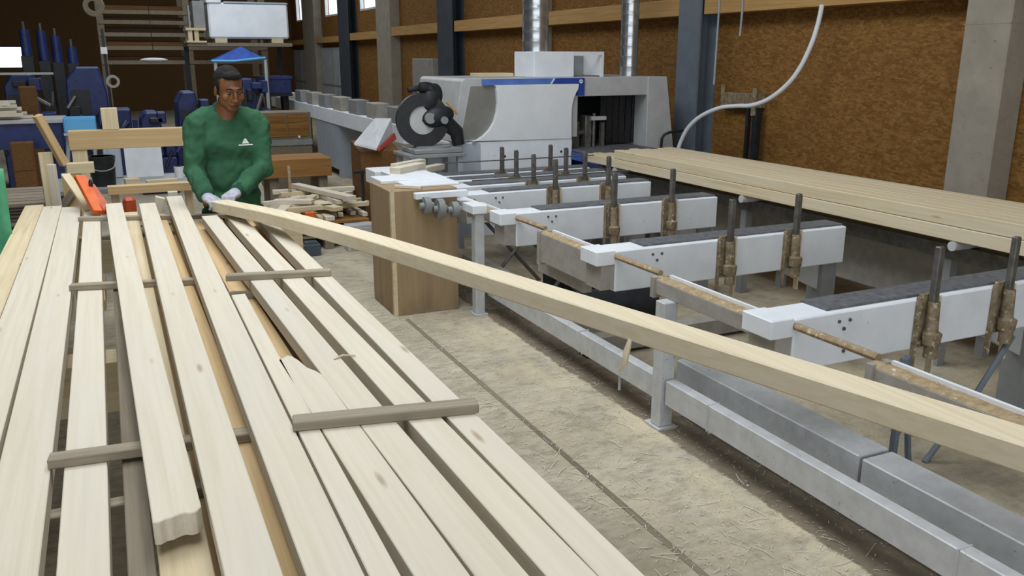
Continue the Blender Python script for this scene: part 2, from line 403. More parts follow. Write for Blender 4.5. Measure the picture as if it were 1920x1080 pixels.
# ------------------------------------------------------------------ board carried by the worker
a_, d_ = Vector((.52, 5.06, 0)), Vector((1.061, -4.078, 0)); sd_ = Vector((d_.y, -d_.x, 0)).normalized(); 
def bow(t):
    P = [(0, .976), (.085, .998), (.2, 1.022), (.4, 1.041), (.7, 1.044), (1.0, 1.044), (1.2, 1.042)]
    for (u, zu), (w_, zw) in zip(P, P[1:]):
        if t <= w_: f = (t-u)/(w_-u); return zu+(zw-zu)*f
    return P[-1][1]
q = MB(); rings = []
for i in range(49):
    t_ = 1.18*i/48; c_ = a_+d_*t_; z_ = (bow(max(0, t_-.04))+bow(t_)+bow(t_+.04))/3; w_, h_, e_ = .05, .0295, .004
    rings.append([q.bm.verts.new(c_+sd_*u+Vector((0, 0, z_+v))) for u, v in ((-w_+e_, -h_), (w_-e_, -h_), (w_, -h_+e_), (w_, h_-e_), (w_-e_, h_), (-w_+e_, h_), (-w_, h_-e_), (-w_, -h_+e_))])
for A, B in zip(rings, rings[1:]):
    for j in range(8): q.bm.faces.new((A[j], A[(j+1) % 8], B[(j+1) % 8], B[j]))
q.bm.faces.new(rings[0]); q.bm.faces.new(rings[-1]); bmesh.ops.recalc_face_normals(q.bm, faces=q.bm.faces[:])
cb = tag(q.build('carried_board', 'carried'), 'long pale board held by the worker, slanting across the aisle to the right', 'board')
c_ = a_+d_*.757; q = MB().tube([c_+Vector((-.045, -.02, 1.02)), c_+Vector((-.055, -.02, .985)), c_+Vector((-.06, -.02, .95)), c_+Vector((-.065, -.0, .92))], [.006, .010, .008, .004], 6)
q.build('loose_strip', 'carried', cb, True, local=True)

# ------------------------------------------------------------------ transfer deck
deck = thing('transfer_deck', 'white painted cross transfer deck with pin stops beside the aisle', 'conveyor', (2.35, 4, 0))
DL = deck.location
ys = [2.5, 3.87, 5.14, 6.03, 6.42, 6.76, 7.06]
def place(o, y): o.location = (-DL.x, y-DL.y, -DL.z); return o
protos = {}
def dup(o, parent, loc=None):
    c = o.copy(); C.objects.link(c); c.parent = parent
    if loc is not None: c.location = loc
    return c
beam0 = None
for k, y in enumerate(ys):
    if k == 0:
        b = MB(); b.box(2.42, 4.1, 0, .18, .545, .775, .006)
        b.box(2.30, 2.42, 0, .18, .70, .78, .004)
        beam0 = beam = b.build('cross_beam', 'white', deck)
        s = []
        s.append(MB().box(2.335, 2.42, .01, .17, .56, .70).build('end_block', 'tangrey', beam))
        s.append(MB().box(2.62, 4.1, .035, .185, .772, .786).build('chain_track', 'belt', beam))
        s.append(MB().box(3.96, 4.08, .03, .15, 0, .545).build('leg', 'mgrey', beam))
        s.append(MB().prism([(3.6, .545), (4.1, .545), (4.1, .3)], 'y', .06, .10).build('gusset', 'lgrey', beam))
        for x in (3.16, 3.65):
            p = MB(); p.box(x-.016, x+.016, -.055, -.025, .74, 1.015, .004).box(x+.012, x+.02, -.05, -.03, .78, 1.0)
            s.append(p.build('stop_pin', 'steel', beam))
            q = MB(); q.tube([(x, -.06, .52), (x, -.06, .60)], [.03, .03], 10).tube([(x, -.055, .58), (x, -.055, .63), (x, -.05, .64), (x, -.045, .77)], [.038, .042, .028, .026], 10)
            q.box(x-.045, x+.045, -.02, 0, .56, .80)
            s.append(q.build('stop_cylinder', 'cyl', beam, True))
            q = MB(); q.box(x+.050, x+.060, -.035, 0, .42, .79, .002)
            s.append(q.build('guard_strip', 'timber', beam)); s.append(MB().box(x-.058, x-.05, -.028, 0, .46, .79, .002).build('side_plate', 'cyl', beam))
        for (x, z) in ((2.66, .735), (2.72, .735), (2.69, .70), (2.7, .60)): s.append(MB().tube([(x, -.006, z), (x, .002, z)], .008, 8).build('bolt', 'steel', beam))
        subs = s
    else:
        beam = dup(beam0, deck)
        for q in subs: dup(q, beam, (0, 0, 0))
    place(beam, y)
# side rails with rusty tube, between successive beams
for k, y in enumerate(ys):
    yn = ys[k-1]+.18 if k else .55
    yb = y-(.42 if k < 3 else min(.14, (y-yn)*.4))
    rod = MB(); rod.tube([(2.425, y-.002, .745), (2.425, yb, .748)], .016, 9)
    rod.build('rusty_tube', 'rust', deck, True)
    low = .545 if k == 2 else .655
    r = MB(); r.box(2.375, 2.46, yn, yb, low, .728, .003)
    for q in (yb-.03,): r.box(2.365, 2.47, q, q+.03, low-.02, .738)
    ra = r.build('side_rail', 'tangrey', deck)
    MB().box(2.457, 2.474, yn, yb-.03, .72, .742).build('painted_edge', 'white', ra)
    # crust of sawdust along the rail top
    bm = MB(); n = max(3, int((yb-yn)/.03)); rr = random.Random(k)
    prof = [[(2.376, .728), (2.385, .728+rr.uniform(.003, .010)), (2.41, .730+rr.uniform(.004, .014)), (2.44, .728+rr.uniform(.003, .010)), (2.458, .728)] for i in range(n+1)]
    rings = [[bm.bm.verts.new((x, yn+(yb-yn)*i/n, z)) for x, z in prof[i]] for i in range(n+1)]
    for i in range(n):
        for j in range(4): bm.bm.faces.new((rings[i][j], rings[i+1][j], rings[i+1][j+1], rings[i][j+1]))
    bm.build('sawdust_crust', 'sawtop', ra, True)
# posts with foot plates
for x, y, w, zt in ((2.315, 3.25, .08, .655), (2.235, 5.42, .07, .735)):
    p = MB(); p.box(x, x+w, y, y+.075, .012, zt, .004)
    pp = p.build('post', 'galv', deck)
    MB().box(x-.015, x+w+.015, y-.02, y+.11, 0, .012).build('foot_plate', 'galv', pp)
# lower rail and floor channel
r = MB(); r.box(2.335, 2.395, .5, 3.24, .135, .262, .004); r.box(2.335, 2.395, 3.33, 5.45, .135, .258, .004)
for y in (1.6, 2.9, 4.1): r.box(2.332, 2.398, y, y+.006, .133, .264)
lr = r.build('lower_rail', 'galv', deck)
for y in (1.62, 2.92, 3.7, 4.12, 4.7): MB().tube([(2.365, y, .04 if y == 3.7 else .11), (2.365, y, .136)], .008, 8).build('hanging_bolt', 'galv', lr)
ch = MB(); ch.box(2.50, 2.66, .5, 2.165, .06, .295, .005); ch.box(2.50, 2.66, 2.18, 3.38, .06, .30, .005)
ch.build('floor_channel', 'galv', deck)
# diagonal braces under the deck
for pts_, r_ in (([(2.98, 2.42, 0), (2.98, 2.42, .55)], .018), ([(3.02, 2.44, .545), (3.1, 2.44, .08), (3.12, 2.44, 0)], .014), ([(3.22, 2.44, .0), (3.5, 2.44, .28), (3.7, 2.44, .545)], .014), ([(3.0, 2.44, .15), (3.10, 2.44, .30)], .01)):
    MB().tube(pts_, r_, 8).build('brace', 'steelblue', deck)
for y in (5.25, 6.1):
    MB().tube([(2.6, y, 0), (3.1, y, .55)], .015, 8).build('brace', 'steel', deck); MB().tube([(3.1, y+.03, 0), (2.6, y+.03, .55)], .015, 8).build('brace', 'steel', deck)
MB().box(2.5, 4.0, 4.3, 4.42, .02, .12).box(2.6, 2.72, 4.42, 6.6, .05, .17).build('base_frame', 'tangrey', deck)
# drive pulleys hanging at the far left end
for x, y, rr, zz in ((1.93, 5.56, .06, .80), (2.02, 5.54, .07, .775), (2.12, 5.52, .055, .765)):
    q = MB(); q.tube([(x-.022, y, zz), (x+.022, y, zz)], rr, 18); q.tube([(x-.05, y, zz), (x+.05, y, zz)], .022, 10)
    q.build('drive_pulley', 'mgrey', deck, True)
MB().box(1.86, 2.25, 5.585, 5.635, .84, .885, .004).box(2.21, 2.32, 5.4, 7.0, .74, .80, .004).build('drive_frame', 'white', deck)
MB().box(2.44, 2.50, 4.25, 4.85, .44, .70, .003).build('motor_cover', 'tangrey', deck)
q = MB().tube([(2.6, 4.7, .2), (2.62, 4.7, .2), (2.64, 4.7, .2), (3.0, 4.7, .2), (3.02, 4.7, .2), (3.2, 4.7, .2)], [.03, .03, .11, .11, .15, .15], 16)
MB_ = q.build('drive_motor', 'dark', deck, True)
MB().box(2.9, 3.3, 5.4, 5.7, .02, .35, .02).build('drive_gearbox', 'dark', deck)
MB().box(1.96, 2.30, 6.4, 6.62, .80, .90, .004).box(2.0, 2.30, 6.72, 6.9, .80, .88, .004).box(1.98, 2.3, 7.0, 7.3, .74, .86, .004).build('beam_extension', 'white', deck)
for y, z in ((7.0, .90), (6.36, .83)): MB().tube([(2.6, y, z), (4.1, y, z)], .006, 6).build('tie_rod', 'steel', deck)

# plywood cover box with painted plate on it
t = thing('plywood_cover_box', 'tall brown plywood box at the far left corner of the deck', 'box', (1.95, 5.9, 0))
b = MB(); b.box(1.70, 2.19, 5.645, 6.17, 0, .90, .004); b.build('box_panel', 'ply', t)
MB().box(1.697, 1.725, 5.641, 5.67, 0, .90).build('corner_batten', 'pine_dry', t)
MB().box(1.74, 2.25, 6.0, 6.28, .90, .925, .003).box(1.86, 2.25, 5.75, 6.0, .90, .915, .003).build('top_plate', 'white', t)
board('offcut', (1.78, 5.8, .912), (1.93, 5.66, .912), .03, .02, 'pine', 'thin pale sliver on the near edge of the plywood box', 'offcut')
for a, b_, w, h, lb in (((2.0, 6.5, .925), (2.3, 6.75, .925), .10, .05, 'pale offcut lying on the far end of the deck by the saw'), ((2.12, 6.9, .905), (2.45, 7.15, .905), .08, .05, 'second pale offcut on the deck nearer the planer'),
                    ((2.5, 7.3, .81), (2.75, 7.5, .81), .09, .05, 'offcut on the far deck in front of the planer cabinet')):
    board('offcut', a, b_, w, h, 'pine', lb, 'offcut', 'offcuts on the far deck')

# ------------------------------------------------------------------ stacked timbers on the infeed
t = thing('infeed_frame', 'grey steel roller frame carrying the long squared timbers', 'roller frame', (4.5, 4, 0))
q = MB()
for x in (4.34, 4.74): MB().box(x, x+.07, .6, 7.3, .66, .745).build('side_beam', 'steel', t)
MB().box(4.6, 4.64, .6, 7.3, .28, .70).build('side_panel', 'tangrey', t)
for y in (1.4, 3.2, 5.0, 6.8):
    MB().tube([(4.2, y, .772), (4.84, y, .772)], .028, 12).build('roller', 'galv', t, True)
    for x in (4.345, 4.745): MB().box(x, x+.06, y+.1, y+.16, 0, .66).build('leg', 'mgrey', t)
timber = None
for r in range(2):
    for i in range(7):
        x = 4.205+i*.093+(.0 if r == 0 else .004); z = .80+.0395+r*.081
        ye = [7.32, 7.36, 7.3, 7.25, 7.33, 7.3, 7.28][i] if r == 0 else [6.82, 6.78, 6.86, 6.8, 6.75, 6.8, 6.83][i]
        lb = ('front timber of the %s course, %s' % (('lower', 'facing the white deck beams') if r == 0 else ('upper', 'laid over the lower front one'))) if i == 0 else \
             ('%s timber of the %s course on the infeed, counted from the front one' % (['', 'second', 'third', 'fourth', 'fifth', 'sixth', 'rearmost'][i], 'lower' if r == 0 else 'upper'))
        board('squared_timber', (x+.045, .6, z), (x+.045, ye, z), .09, .079, 'timber', lb, 'timber', 'squared timbers on the infeed', bev=.004)

# ------------------------------------------------------------------ planer
pl = thing('planer', 'big white and grey planing machine with a blue stripe', 'planing machine', (4.4, 8.5, 0))
pl_b = MB(); pl_b.prism([(3.08, .97), (3.19, 1.56), (3.22, 1.585), (4.5, 1.585), (4.5, .97)], 'y', 8.04, 9.3, .006)
pl_b.build('housing', 'lgrey', pl)
MB().prism([(3.17, 1.0), (3.28, 1.51), (3.56, 1.51), (3.6, 1.35), (3.58, 1.15), (3.5, 1.0)], 'y', 8.03, 8.045).build('side_recess', 'recess', pl)
left = [(3.515, 1.52), (3.535, 1.50), (3.535, 1.49), (3.545, 1.42), (3.55, 1.34), (3.54, 1.25), (3.51, 1.16), (3.46, 1.085), (3.40, 1.03), (3.33, .99), (3.27, .975)]
right = [(4.40, .96), (4.395, 1.2), (4.40, 1.3), (4.42, 1.38), (4.445, 1.43), (4.47, 1.47), (4.475, 1.52)]
MB().prism(left+right, 'y', 7.98, 8.03, .003).build('front_panel', 'whiteclean', pl)
MB().prism([(3.07, 8.16), (3.36, 7.99), (4.41, 7.99), (4.41, 9.3), (3.07, 9.3)], 'z', 0, .965, .004).build('base_cabinet', 'white', pl)
MB().prism([(3.06, 8.155), (3.355, 7.982), (3.36, 7.99), (3.068, 8.165)], 'z', .02, .95).build('cabinet_side_panel', 'bluegrey', pl)
MB().box(3.62, 3.64, 7.985, 7.995, .80, .82).box(4.27, 4.29, 7.985, 7.995, .82, .84).build('latch', 'dark', pl)
MB().box(3.40, 4.22, 8.0, 8.04, 1.522, 1.578).build('stripe', 'stripe', pl)
MB().prism([(4.18, 1.522), (4.22, 1.58), (4.55, 1.58), (4.55, 1.40), (4.47, 1.40), (4.47, 1.522)], 'y', 7.995, 8.04).build('stripe_end', 'stripedark', pl)
MB().ring((4.505, 7.992, 1.545), (0, 1, 0), .008, .020, .006, 20).prism([(4.15, 1.524), (4.185, 1.578), (4.20, 1.578), (4.165, 1.524)], 'y', 7.993, 8.0).build('emblem', 'whiteclean', pl)
MB().box(4.5, 5.40, 8.02, 9.3, 1.39, 1.585, .006).build('top_bar', 'lgrey', pl)
MB().prism([(5.345, 1.40), (5.345, 1.585), (5.585, 1.585), (5.715, .80), (5.72, 0), (5.345, 0)], 'y', 8.0, 9.3, .006).build('end_pillar', 'lgrey', pl)
MB().box(4.41, 5.35, 9.0, 9.05, .1, 1.4).box(4.41, 4.44, 8.1, 9.0, .1, 1.4).build('inner_wall', 'dark', pl)
cur = MB()
for i in range(9): cur.box(4.98+i*.041, 4.98+i*.041+.036, 8.25+.01*(i % 2), 8.26+.01*(i % 2), .86, 1.39)
cur.build('strip_curtain', 'black', pl)
iw = MB(); iw.box(4.5, 4.62, 8.2, 8.5, .82, 1.12, .01).box(4.66, 4.74, 8.15, 8.4, .82, 1.18, .01).tube([(4.55, 8.2, 1.0), (4.8, 8.2, 1.0)], .03).tube([(4.78, 8.18, .84), (4.78, 8.18, 1.2)], .02).box(4.86, 4.9, 8.15, 8.2, .84, 1.1)
iw.build('cutter_head', 'steel', pl, True)
MB().box(4.72, 4.90, 8.12, 8.16, 1.13, 1.17).build('gauge_plate', 'lgrey', pl)
MB().box(4.40, 5.34, 7.42, 8.98, .74, .82, .004).box(4.5, 5.2, 7.5, 8.9, .3, .74).build('feed_table', 'stripedark', pl)
MB().box(4.42, 5.3, 7.42, 8.9, .822, .845, .003).build('table_plate', 'belt', pl)
MB().tube([(5.52, 7.97, .75), (5.52, 7.95, .92), (5.54, 7.94, .96), (5.6, 7.93, .985), (5.78, 7.93, 1.0)], .015, 8).build('handle', 'dark', pl, True)
hd = MB().box(4.02, 4.49, 8.12, 8.6, 1.585, 1.845, .006).build('exhaust_hood', 'white', pl)
q = MB(); q.box(4.49, 4.85, 8.12, 8.15, 1.81, 1.845).box(4.82, 4.85, 8.12, 8.15, 1.585, 1.81).box(4.49, 4.85, 8.55, 8.58, 1.585, 1.845).box(4.82, 4.85, 8.15, 8.55, 1.60, 1.845)
q.build('hood_frame', 'whiteclean', pl); MB().box(4.5, 4.81, 8.50, 8.54, 1.59, 1.80).build('hood_grille', 'mgrey', pl)
board('plank', (3.6, 8.7, 1.605), (4.0, 8.7, 1.605), .25, .038, 'pine_dry', 'yellowish plank lying on the roof of the planing machine', 'plank')
def duct(x, y, r, z0, label):
    q = MB(); n = int((5.5-z0)/.11); pts = []; rs = []
    for i in range(n):
        z = z0+(5.5-z0)*i/n
        for dz, rr in ((0, r), (.096, r), (.1, r*1.008), (.106, r*1.008)): pts.append((x, y, z+dz*((5.5-z0)/n)/.11)); rs.append(rr)
    q.tube(pts, rs, 24); o = q.build('exhaust_duct', 'shiny', None, True)
    return tag(o, label, 'duct', 'ducts rising from the planing machine')
duct(4.155, 8.36, .135, 1.845, 'thick shiny metal duct rising from the white hood')
duct(5.37, 8.45, .10, 1.585, 'thin shiny metal duct rising beside the steel post')

# white hose loop and bracket on the wall
pts = [(5.6, 7.76, .80), (5.62, 7.72, .93), (5.64, 7.64, 1.06), (5.68, 7.5, 1.18), (5.72, 7.25, 1.28), (5.74, 7.0, 1.315), (5.76, 6.8, 1.33), (5.8, 6.6, 1.40), (5.85, 6.42, 1.54), (5.9, 6.32, 1.70), (5.94, 6.25, 1.9), (5.98, 6.23, 2.08), (6.0, 6.22, 2.25)]
def smooth_path(p, n=6):
    out = []
    for i in range(len(p)-1):
        a, b, c, d = [Vector(p[max(0, min(len(p)-1, j))]) for j in (i-1, i, i+1, i+2)]
        for k in range(n):
            t = k/n; out.append(.5*((2*b)+(c-a)*t+(2*a-5*b+4*c-d)*t*t+(3*b-a-3*c+d)*t**3))
    out.append(Vector(p[-1])); return out
tag(MB().tube(smooth_path(pts), .022, 10).build('hose', 'whiteclean', None, True), 'white flexible hose looping from the wall beam to the timbers', 'hose')
t = thing('wall_bracket', 'dusty grey bracket with dark upright bars on the wall behind the hose', 'bracket', (6.15, 7.4, 0))
MB().box(6.12, 6.25, 7.15, 7.75, 1.27, 1.42, .01).tube([(6.1, 7.16, 1.48), (6.1, 7.16, 1.2)], .03, 8).tube([(6.12, 7.7, 1.5), (6.12, 7.7, 1.25)], .025, 8).build('housing', 'cyl', t)
MB().box(6.1, 6.16, 7.1, 7.17, 0, 1.28).build('upright_bar', 'dark', t)
MB().box(6.12, 6.16, 7.26, 7.30, 0, 1.28).build('upright_bar', 'dark', t)
for y, z0, lb in ((7.74, 1.5, 'long thin grey conduit down the wall to the bracket'), (7.36, 2.0, 'short thin grey conduit below the wall beam')):
    tag(MB().tube([(6.02, y, z0), (6.02, y-.01, 2.22), (6.02, y, 2.9)], .011, 7).build('conduit', 'bluegrey'), lb, 'conduit', 'conduits on the wall')

# ------------------------------------------------------------------ mitre saw
t = thing('mitre_saw', 'black mitre saw with round blade guard standing before the planer', 'saw', (2.75, 7.75, .92))
cx, cy, cz = 2.66, 7.72, 1.22
g = MB(); g.ring((cx, cy, cz), (0.12, 1, 0), .13, .25, .07, 36); g.build('blade_guard', 'black', t, True)
MB().ring((cx+.01, cy-.02, cz), (0.12, 1, 0), .02, .19, .004, 36).build('saw_blade', 'lgrey', t, True)
q = MB(); q.ell((cx+.15, cy-.02, cz+.03), (.16, .08, .10), (0, -.2, 0)).tube([(cx+.08, cy-.05, cz), (cx+.08, cy+.1, cz)], .07, 16).ell((cx+.10, cy, cz+.2), (.10, .06, .14), (0, .35, 0)).tube([(cx+.22, cy, cz-.02), (cx+.34, cy, cz-.12), (cx+.36, cy, cz-.24)], [.08, .07, .06], 12)
q.build('motor', 'dark', t, True)
MB().tube([(cx+.05, cy-.09, cz+.02), (cx+.05, cy-.06, cz+.02)], .05, 16).tube([(cx+.18, cy-.12, cz), (cx+.18, cy-.08, cz)], .035, 14).build('blade_hub', 'mgrey', t, True)
q = MB(); q.tube(smooth_path([(cx+.14, cy, cz+.20), (cx+.08, cy, cz+.29), (cx-.02, cy, cz+.295), (cx-.13, cy, cz+.275)]), [.055]*7+[.05]*6+[.026]*6, 12)
q.build('handle', 'black', t, True)
MB().tube([(cx+.22, cy-.06, cz+.17), (cx+.33, cy-.06, cz+.05)], .012, 8).build('lock_lever', 'girt', t)
MB().box(2.52, 3.0, 7.55, 7.95, .92, .965, .008).tube([(2.76, 7.75, .93), (2.76, 7.75, .98)], .18, 24).build('saw_table', 'mgrey', t, True)
t = thing('saw_stand', 'grey stand under the mitre saw', 'stand', (2.75, 7.75, 0))
MB().box(2.45, 3.02, 7.5, 8.0, .89, .92, .003).build('top', 'mgrey', t)
for x, y in ((2.5, 7.55), (2.96, 7.55), (2.5, 7.95), (2.96, 7.95)): MB().box(x-.025, x+.025, y-.025, y+.025, 0, .89).build('leg', 'bluegrey', t)
MB().box(2.66, 2.80, 7.6, 7.75, .55, .89).build('column', 'bluegrey', t)
# sloping white hood on a brown crate
t = thing('hooded_crate', 'brown wooden crate under a sloping white lid with red edge', 'crate', (2.5, 8.8, 0))
MB().prism([(8.72, 0), (9.1, 0), (9.1, .93), (8.72, .84)], 'x', 2.32, 2.74).build('crate_body', 'crate', t)
b = MB()
P = [(2.24, 8.65, .944), (2.473, 8.65, .875), (2.81, 9.15, .99), (2.80, 9.16, 1.142), (2.615, 9.16, 1.15)]
vs = [b.bm.verts.new(p) for p in P]+[b.bm.verts.new((p[0], p[1], p[2]-.02)) for p in P]
for f in ((0, 1, 2, 3, 4), (9, 8, 7, 6, 5), (0, 5, 6, 1), (1, 6, 7, 2), (2, 7, 8, 3), (3, 8, 9, 4), (4, 9, 5, 0)): b.bm.faces.new([vs[i] for i in f])
b.build('lid', 'paper', t)
b = MB(); P = [(2.476, 8.645, .872), (2.815, 9.145, .985), (2.83, 9.14, .915), (2.49, 8.65, .85)]
vs = [b.bm.verts.new(p) for p in P]; b.bm.faces.new(vs); vs2 = [b.bm.verts.new((p[0]+.015, p[1], p[2])) for p in P]; b.bm.faces.new(vs2[::-1])
for i in range(4): b.bm.faces.new((vs[i], vs2[i], vs2[(i+1) % 4], vs[(i+1) % 4]))
b.build('lid_edge', 'red', t)

# ------------------------------------------------------------------ long outfeed conveyor in the distance
t = thing('outfeed_conveyor', 'long dusty white conveyor beam running to the back of the hall', 'conveyor', (3.4, 14, 0))
MB().box(3.1, 3.22, 9.7, 21.5, .80, 1.01, .004).box(3.75, 3.85, 9.7, 21.5, .80, 1.01, .004).build('side_beam', 'white', t)
MB().box(3.22, 3.75, 9.7, 21.5, .93, .96).build('bed', 'mgrey', t)
for i in range(7):
    y = 9.9+i*.95
    q = MB(); q.box(3.12, 3.30, y, y+.48, 1.01, 1.21, .008); q.build('motor_box', ('mgrey', 'tangrey')[i % 2], t)
for y in (12.9, 14.3, 18): MB().box(3.12, 3.8, y, y+.12, .0, .80).build('leg', 'bluegrey', t)
MB().box(3.11, 3.16, 13.0, 14.4, .12, .80).build('leg_panel', 'bluegrey', t)

# cabinet with board front behind the worker
t = thing('board_cabinet', 'low cabinet with chipboard back behind the worker', 'cabinet', (2.25, 12.2, 0))
MB().box(1.9, 2.56, 12.2, 12.7, 0, 1.05, .006).build('carcass', 'greywood', t)
MB().box(1.93, 2.22, 12.18, 12.2, .72, 1.02).box(2.24, 2.52, 12.18, 12.2, .72, 1.02).build('door', 'osb', t)
MB().box(1.9, 2.56, 12.17, 12.2, .60, .68).build('drawer', 'mgrey', t)
MB().ell((2.38, 12.17, .71), .02).build('knob', 'whiteclean', t)

# thick brown planks and pallets of offcuts
for k in range(2):
    board('thick_plank', (1.48, 9.85+.3*k, .585), (2.24, 9.85+.3*k, .585), .29, .20, 'brownwood', ('thick brown planed plank behind the offcut pallet' if k == 0 else 'second thick brown plank behind the first one'), 'plank', 'thick brown planks')
t = thing('plank_trestle', 'low wooden trestle under the thick brown planks', 'trestle', (1.85, 10, 0))
for x in (1.6, 2.15):
    for y in (9.8, 10.2): board('leg', (x, y, 0), (x, y, .484), .1, .08, 'greywood', parent=t)
def pallet(x0, x1, y0, y1, z, label, mat='pine_tan', group='pallets of offcuts'):
    t = thing('pallet', label, 'pallet', ((x0+x1)/2, (y0+y1)/2, z), group=group)
    n = 6
    for i in range(n):
        y = y0+(y1-y0)*(i+.5)/n; board('deck_board', (x0, y, z+.12), (x1, y, z+.12), (y1-y0)/n*.75, .022, mat, parent=t)
    for x in (x0+.05, (x0+x1)/2, x1-.05): board('runner', (x, y0, z+.055), (x, y1, z+.055), .09, .108, mat, parent=t)
    return t
pallet(1.40, 2.2, 8.05, 9.35, 0, 'dark weathered pallet on the floor beneath the offcut heap', 'greywood')
pallet(1.42, 2.2, 8.02, 9.3, .135, 'brown pallet directly beneath the pale offcut heap', 'brownwood')
tag(MB().box(1.58, 1.67, 8.02, 8.075, .271, .375, .006).box(1.60, 1.65, 8.015, 8.02, .29, .355).build('orange_marker_block', 'orange'), 'small orange block on the front edge of the offcut heap', 'block')
tag(MB().box(1.93, 2.2, 7.85, 8.0, 0, .25, .006).box(1.95, 2.18, 7.84, 7.85, .03, .22).build('grey_box', 'lgrey'), 'light grey box on the floor at the front right of the offcut pallet', 'box')
rr = random.Random(12)
for i in range(34):
    layer = i//9; z = .27+.022+.042*layer; L = rr.uniform(.35, 1.05)
    ang = rr.choice((pi/2, pi/2, 0, 0))+rr.gauss(0, .28); 
    if layer == 0: ang = pi/2+rr.gauss(0, .06); L = rr.uniform(.7, 1.2)
    cx_ = 1.45+.75*((i % 9)+.5)/9 if layer < 2 else rr.uniform(1.5, 2.1); cy_ = rr.uniform(8.45, 8.95) if layer < 1 else rr.uniform(8.25, 9.15)
    hx, hy = math.cos(ang)*L/2, math.sin(ang)*L/2
    hx = max(-.42, min(.42, hx))
    board('offcut', (cx_-hx, cy_-hy, z), (cx_+hx, cy_+hy, z+.004*(i % 3)), rr.choice((.05, .07, .09, .1)), .04, 'pine' if i % 3 else 'pine_dry', 'pale offcut in the tangled heap on the pallet right of the worker', 'offcut', 'offcuts heaped on the pallet')
board('offcut', (2.05, 8.1, .47), (1.72, 9.2, .47), .10, .045, 'pine', 'long topmost offcut slanting across the heap toward the plywood box', 'offcut', 'offcuts heaped on the pallet')
for x, y, z0, z1_, lb in ((1.62, 8.95, 0, .71, 'thin rusty upright bar standing in front of the brown planks'), (2.27, 8.5, 0, .68, 'dark upright bar with a small cross plate near the plywood box')):
    t = thing('upright_bar', lb, 'bar', (x, y, 0), group='upright bars by the offcut pallet')
    MB().box(x-.014, x+.014, y-.014, y+.014, 0, z1_).build('bar', 'rust' if x < 2 else 'dark', t)
    if x > 2: MB().box(x-.09, x+.04, y-.02, y+.02, z1_-.03, z1_).build('cross_plate', 'dark', t)
# things on the floor right of the pile
tag(MB().box(1.50, 1.66, 7.80, 7.95, 0, .11, .004).box(1.52, 1.64, 7.82, 7.93, .11, .13).build('dark_foot_block', 'steeldark'), 'dark grey foot block on the floor in front of the offcut pallet', 'block')
# ------------------------------------------------------------------ trestle frame and clutter behind the pile
t = thing('timber_rack', 'pale wooden rack with a thick cross beam left of the worker', 'rack', (.2, 7, 0))
board('cross_beam', (-.28, 7, 1.212), (.9, 7, 1.212), .12, .135, 'pine_tan', parent=t)
for x in (-.22, .82): board('post', (x, 7, 0), (x, 7, 1.144), .1, .1, 'pine_dry', parent=t)
board('foot', (-.22, 6.7, .04), (-.22, 7.5, .04), .1, .08, 'pine_tan', parent=t); board('foot', (.82, 6.7, .04), (.82, 7.5, .04), .1, .08, 'pine_tan', parent=t)
board('offcut_block', (.005, 7, 1.282), (.005, 7, 1.435), .11, .10, 'pine_dry', 'short pale block standing upright on the rack beam', 'block')
t = thing('low_bench', 'low pale wooden bench at the far end of the board pile', 'bench', (.2, 6.2, 0))
board('top_rail', (-.06, 6.2, .945), (.47, 6.2, .945), .09, .055, 'pine_tan', parent=t)
for x in (-.02, .44): board('leg', (x, 6.22, 0), (x, 6.22, .917), .05, .05, 'pine_dry', parent=t)
board('shelf', (-.05, 6.12, .72), (.46, 6.12, .72), .22, .03, 'greywood', parent=t)
board('pale_block', (.33, 6.08, .735), (.33, 6.08, .93), .06, .05, 'pine', 'pale block end standing under the right end of the low bench', 'block', 'block ends under the low bench')
board('pale_block', (.2, 6.06, .735), (.25, 6.06, .90), .07, .06, 'pine', 'pale slanting block under the middle of the low bench', 'block', 'block ends under the low bench')
# leaning boards left
board('leaning_board', (-.31, 6.62, 1.08), (-.43, 6.55, 1.42), .055, .05, 'pine_tan', 'tan board leaning up to the left beside the light blue box', 'board', 'boards leaning behind the pile')
board('leaning_board', (-.415, 6.60, .0), (-.42, 6.62, 1.17), .085, .03, 'pine_dry', 'broad pale board standing behind the left far end of the pile', 'board', 'boards leaning behind the pile')
board('leaning_board', (-.375, 6.52, .0), (-.385, 6.5, 1.10), .05, .03, 'pine', 'narrow pale board standing right of the broad one', 'board', 'boards leaning behind the pile')
board('leaning_board', (-.17, 5.92, .866), (-.30, 6.3, 1.05), .055, .02, 'pine_dry', 'slat leaning under the orange tool at the pile far end', 'board', 'boards leaning behind the pile')
t = thing('wooden_stand', 'small wooden stand with a cap block left of the black bucket', 'stand', (-.25, 6.65, 0))
board('post', (-.28, 6.62, 0), (-.28, 6.62, 1.02), .12, .08, 'pine_tan', parent=t)
board('cap_block', (-.30, 6.62, 1.055), (-.13, 6.62, 1.055), .09, .07, 'pine_dry', parent=t)
board('brace', (-.36, 6.58, .8), (-.2, 6.58, 1.0), .05, .05, 'greywood', parent=t)
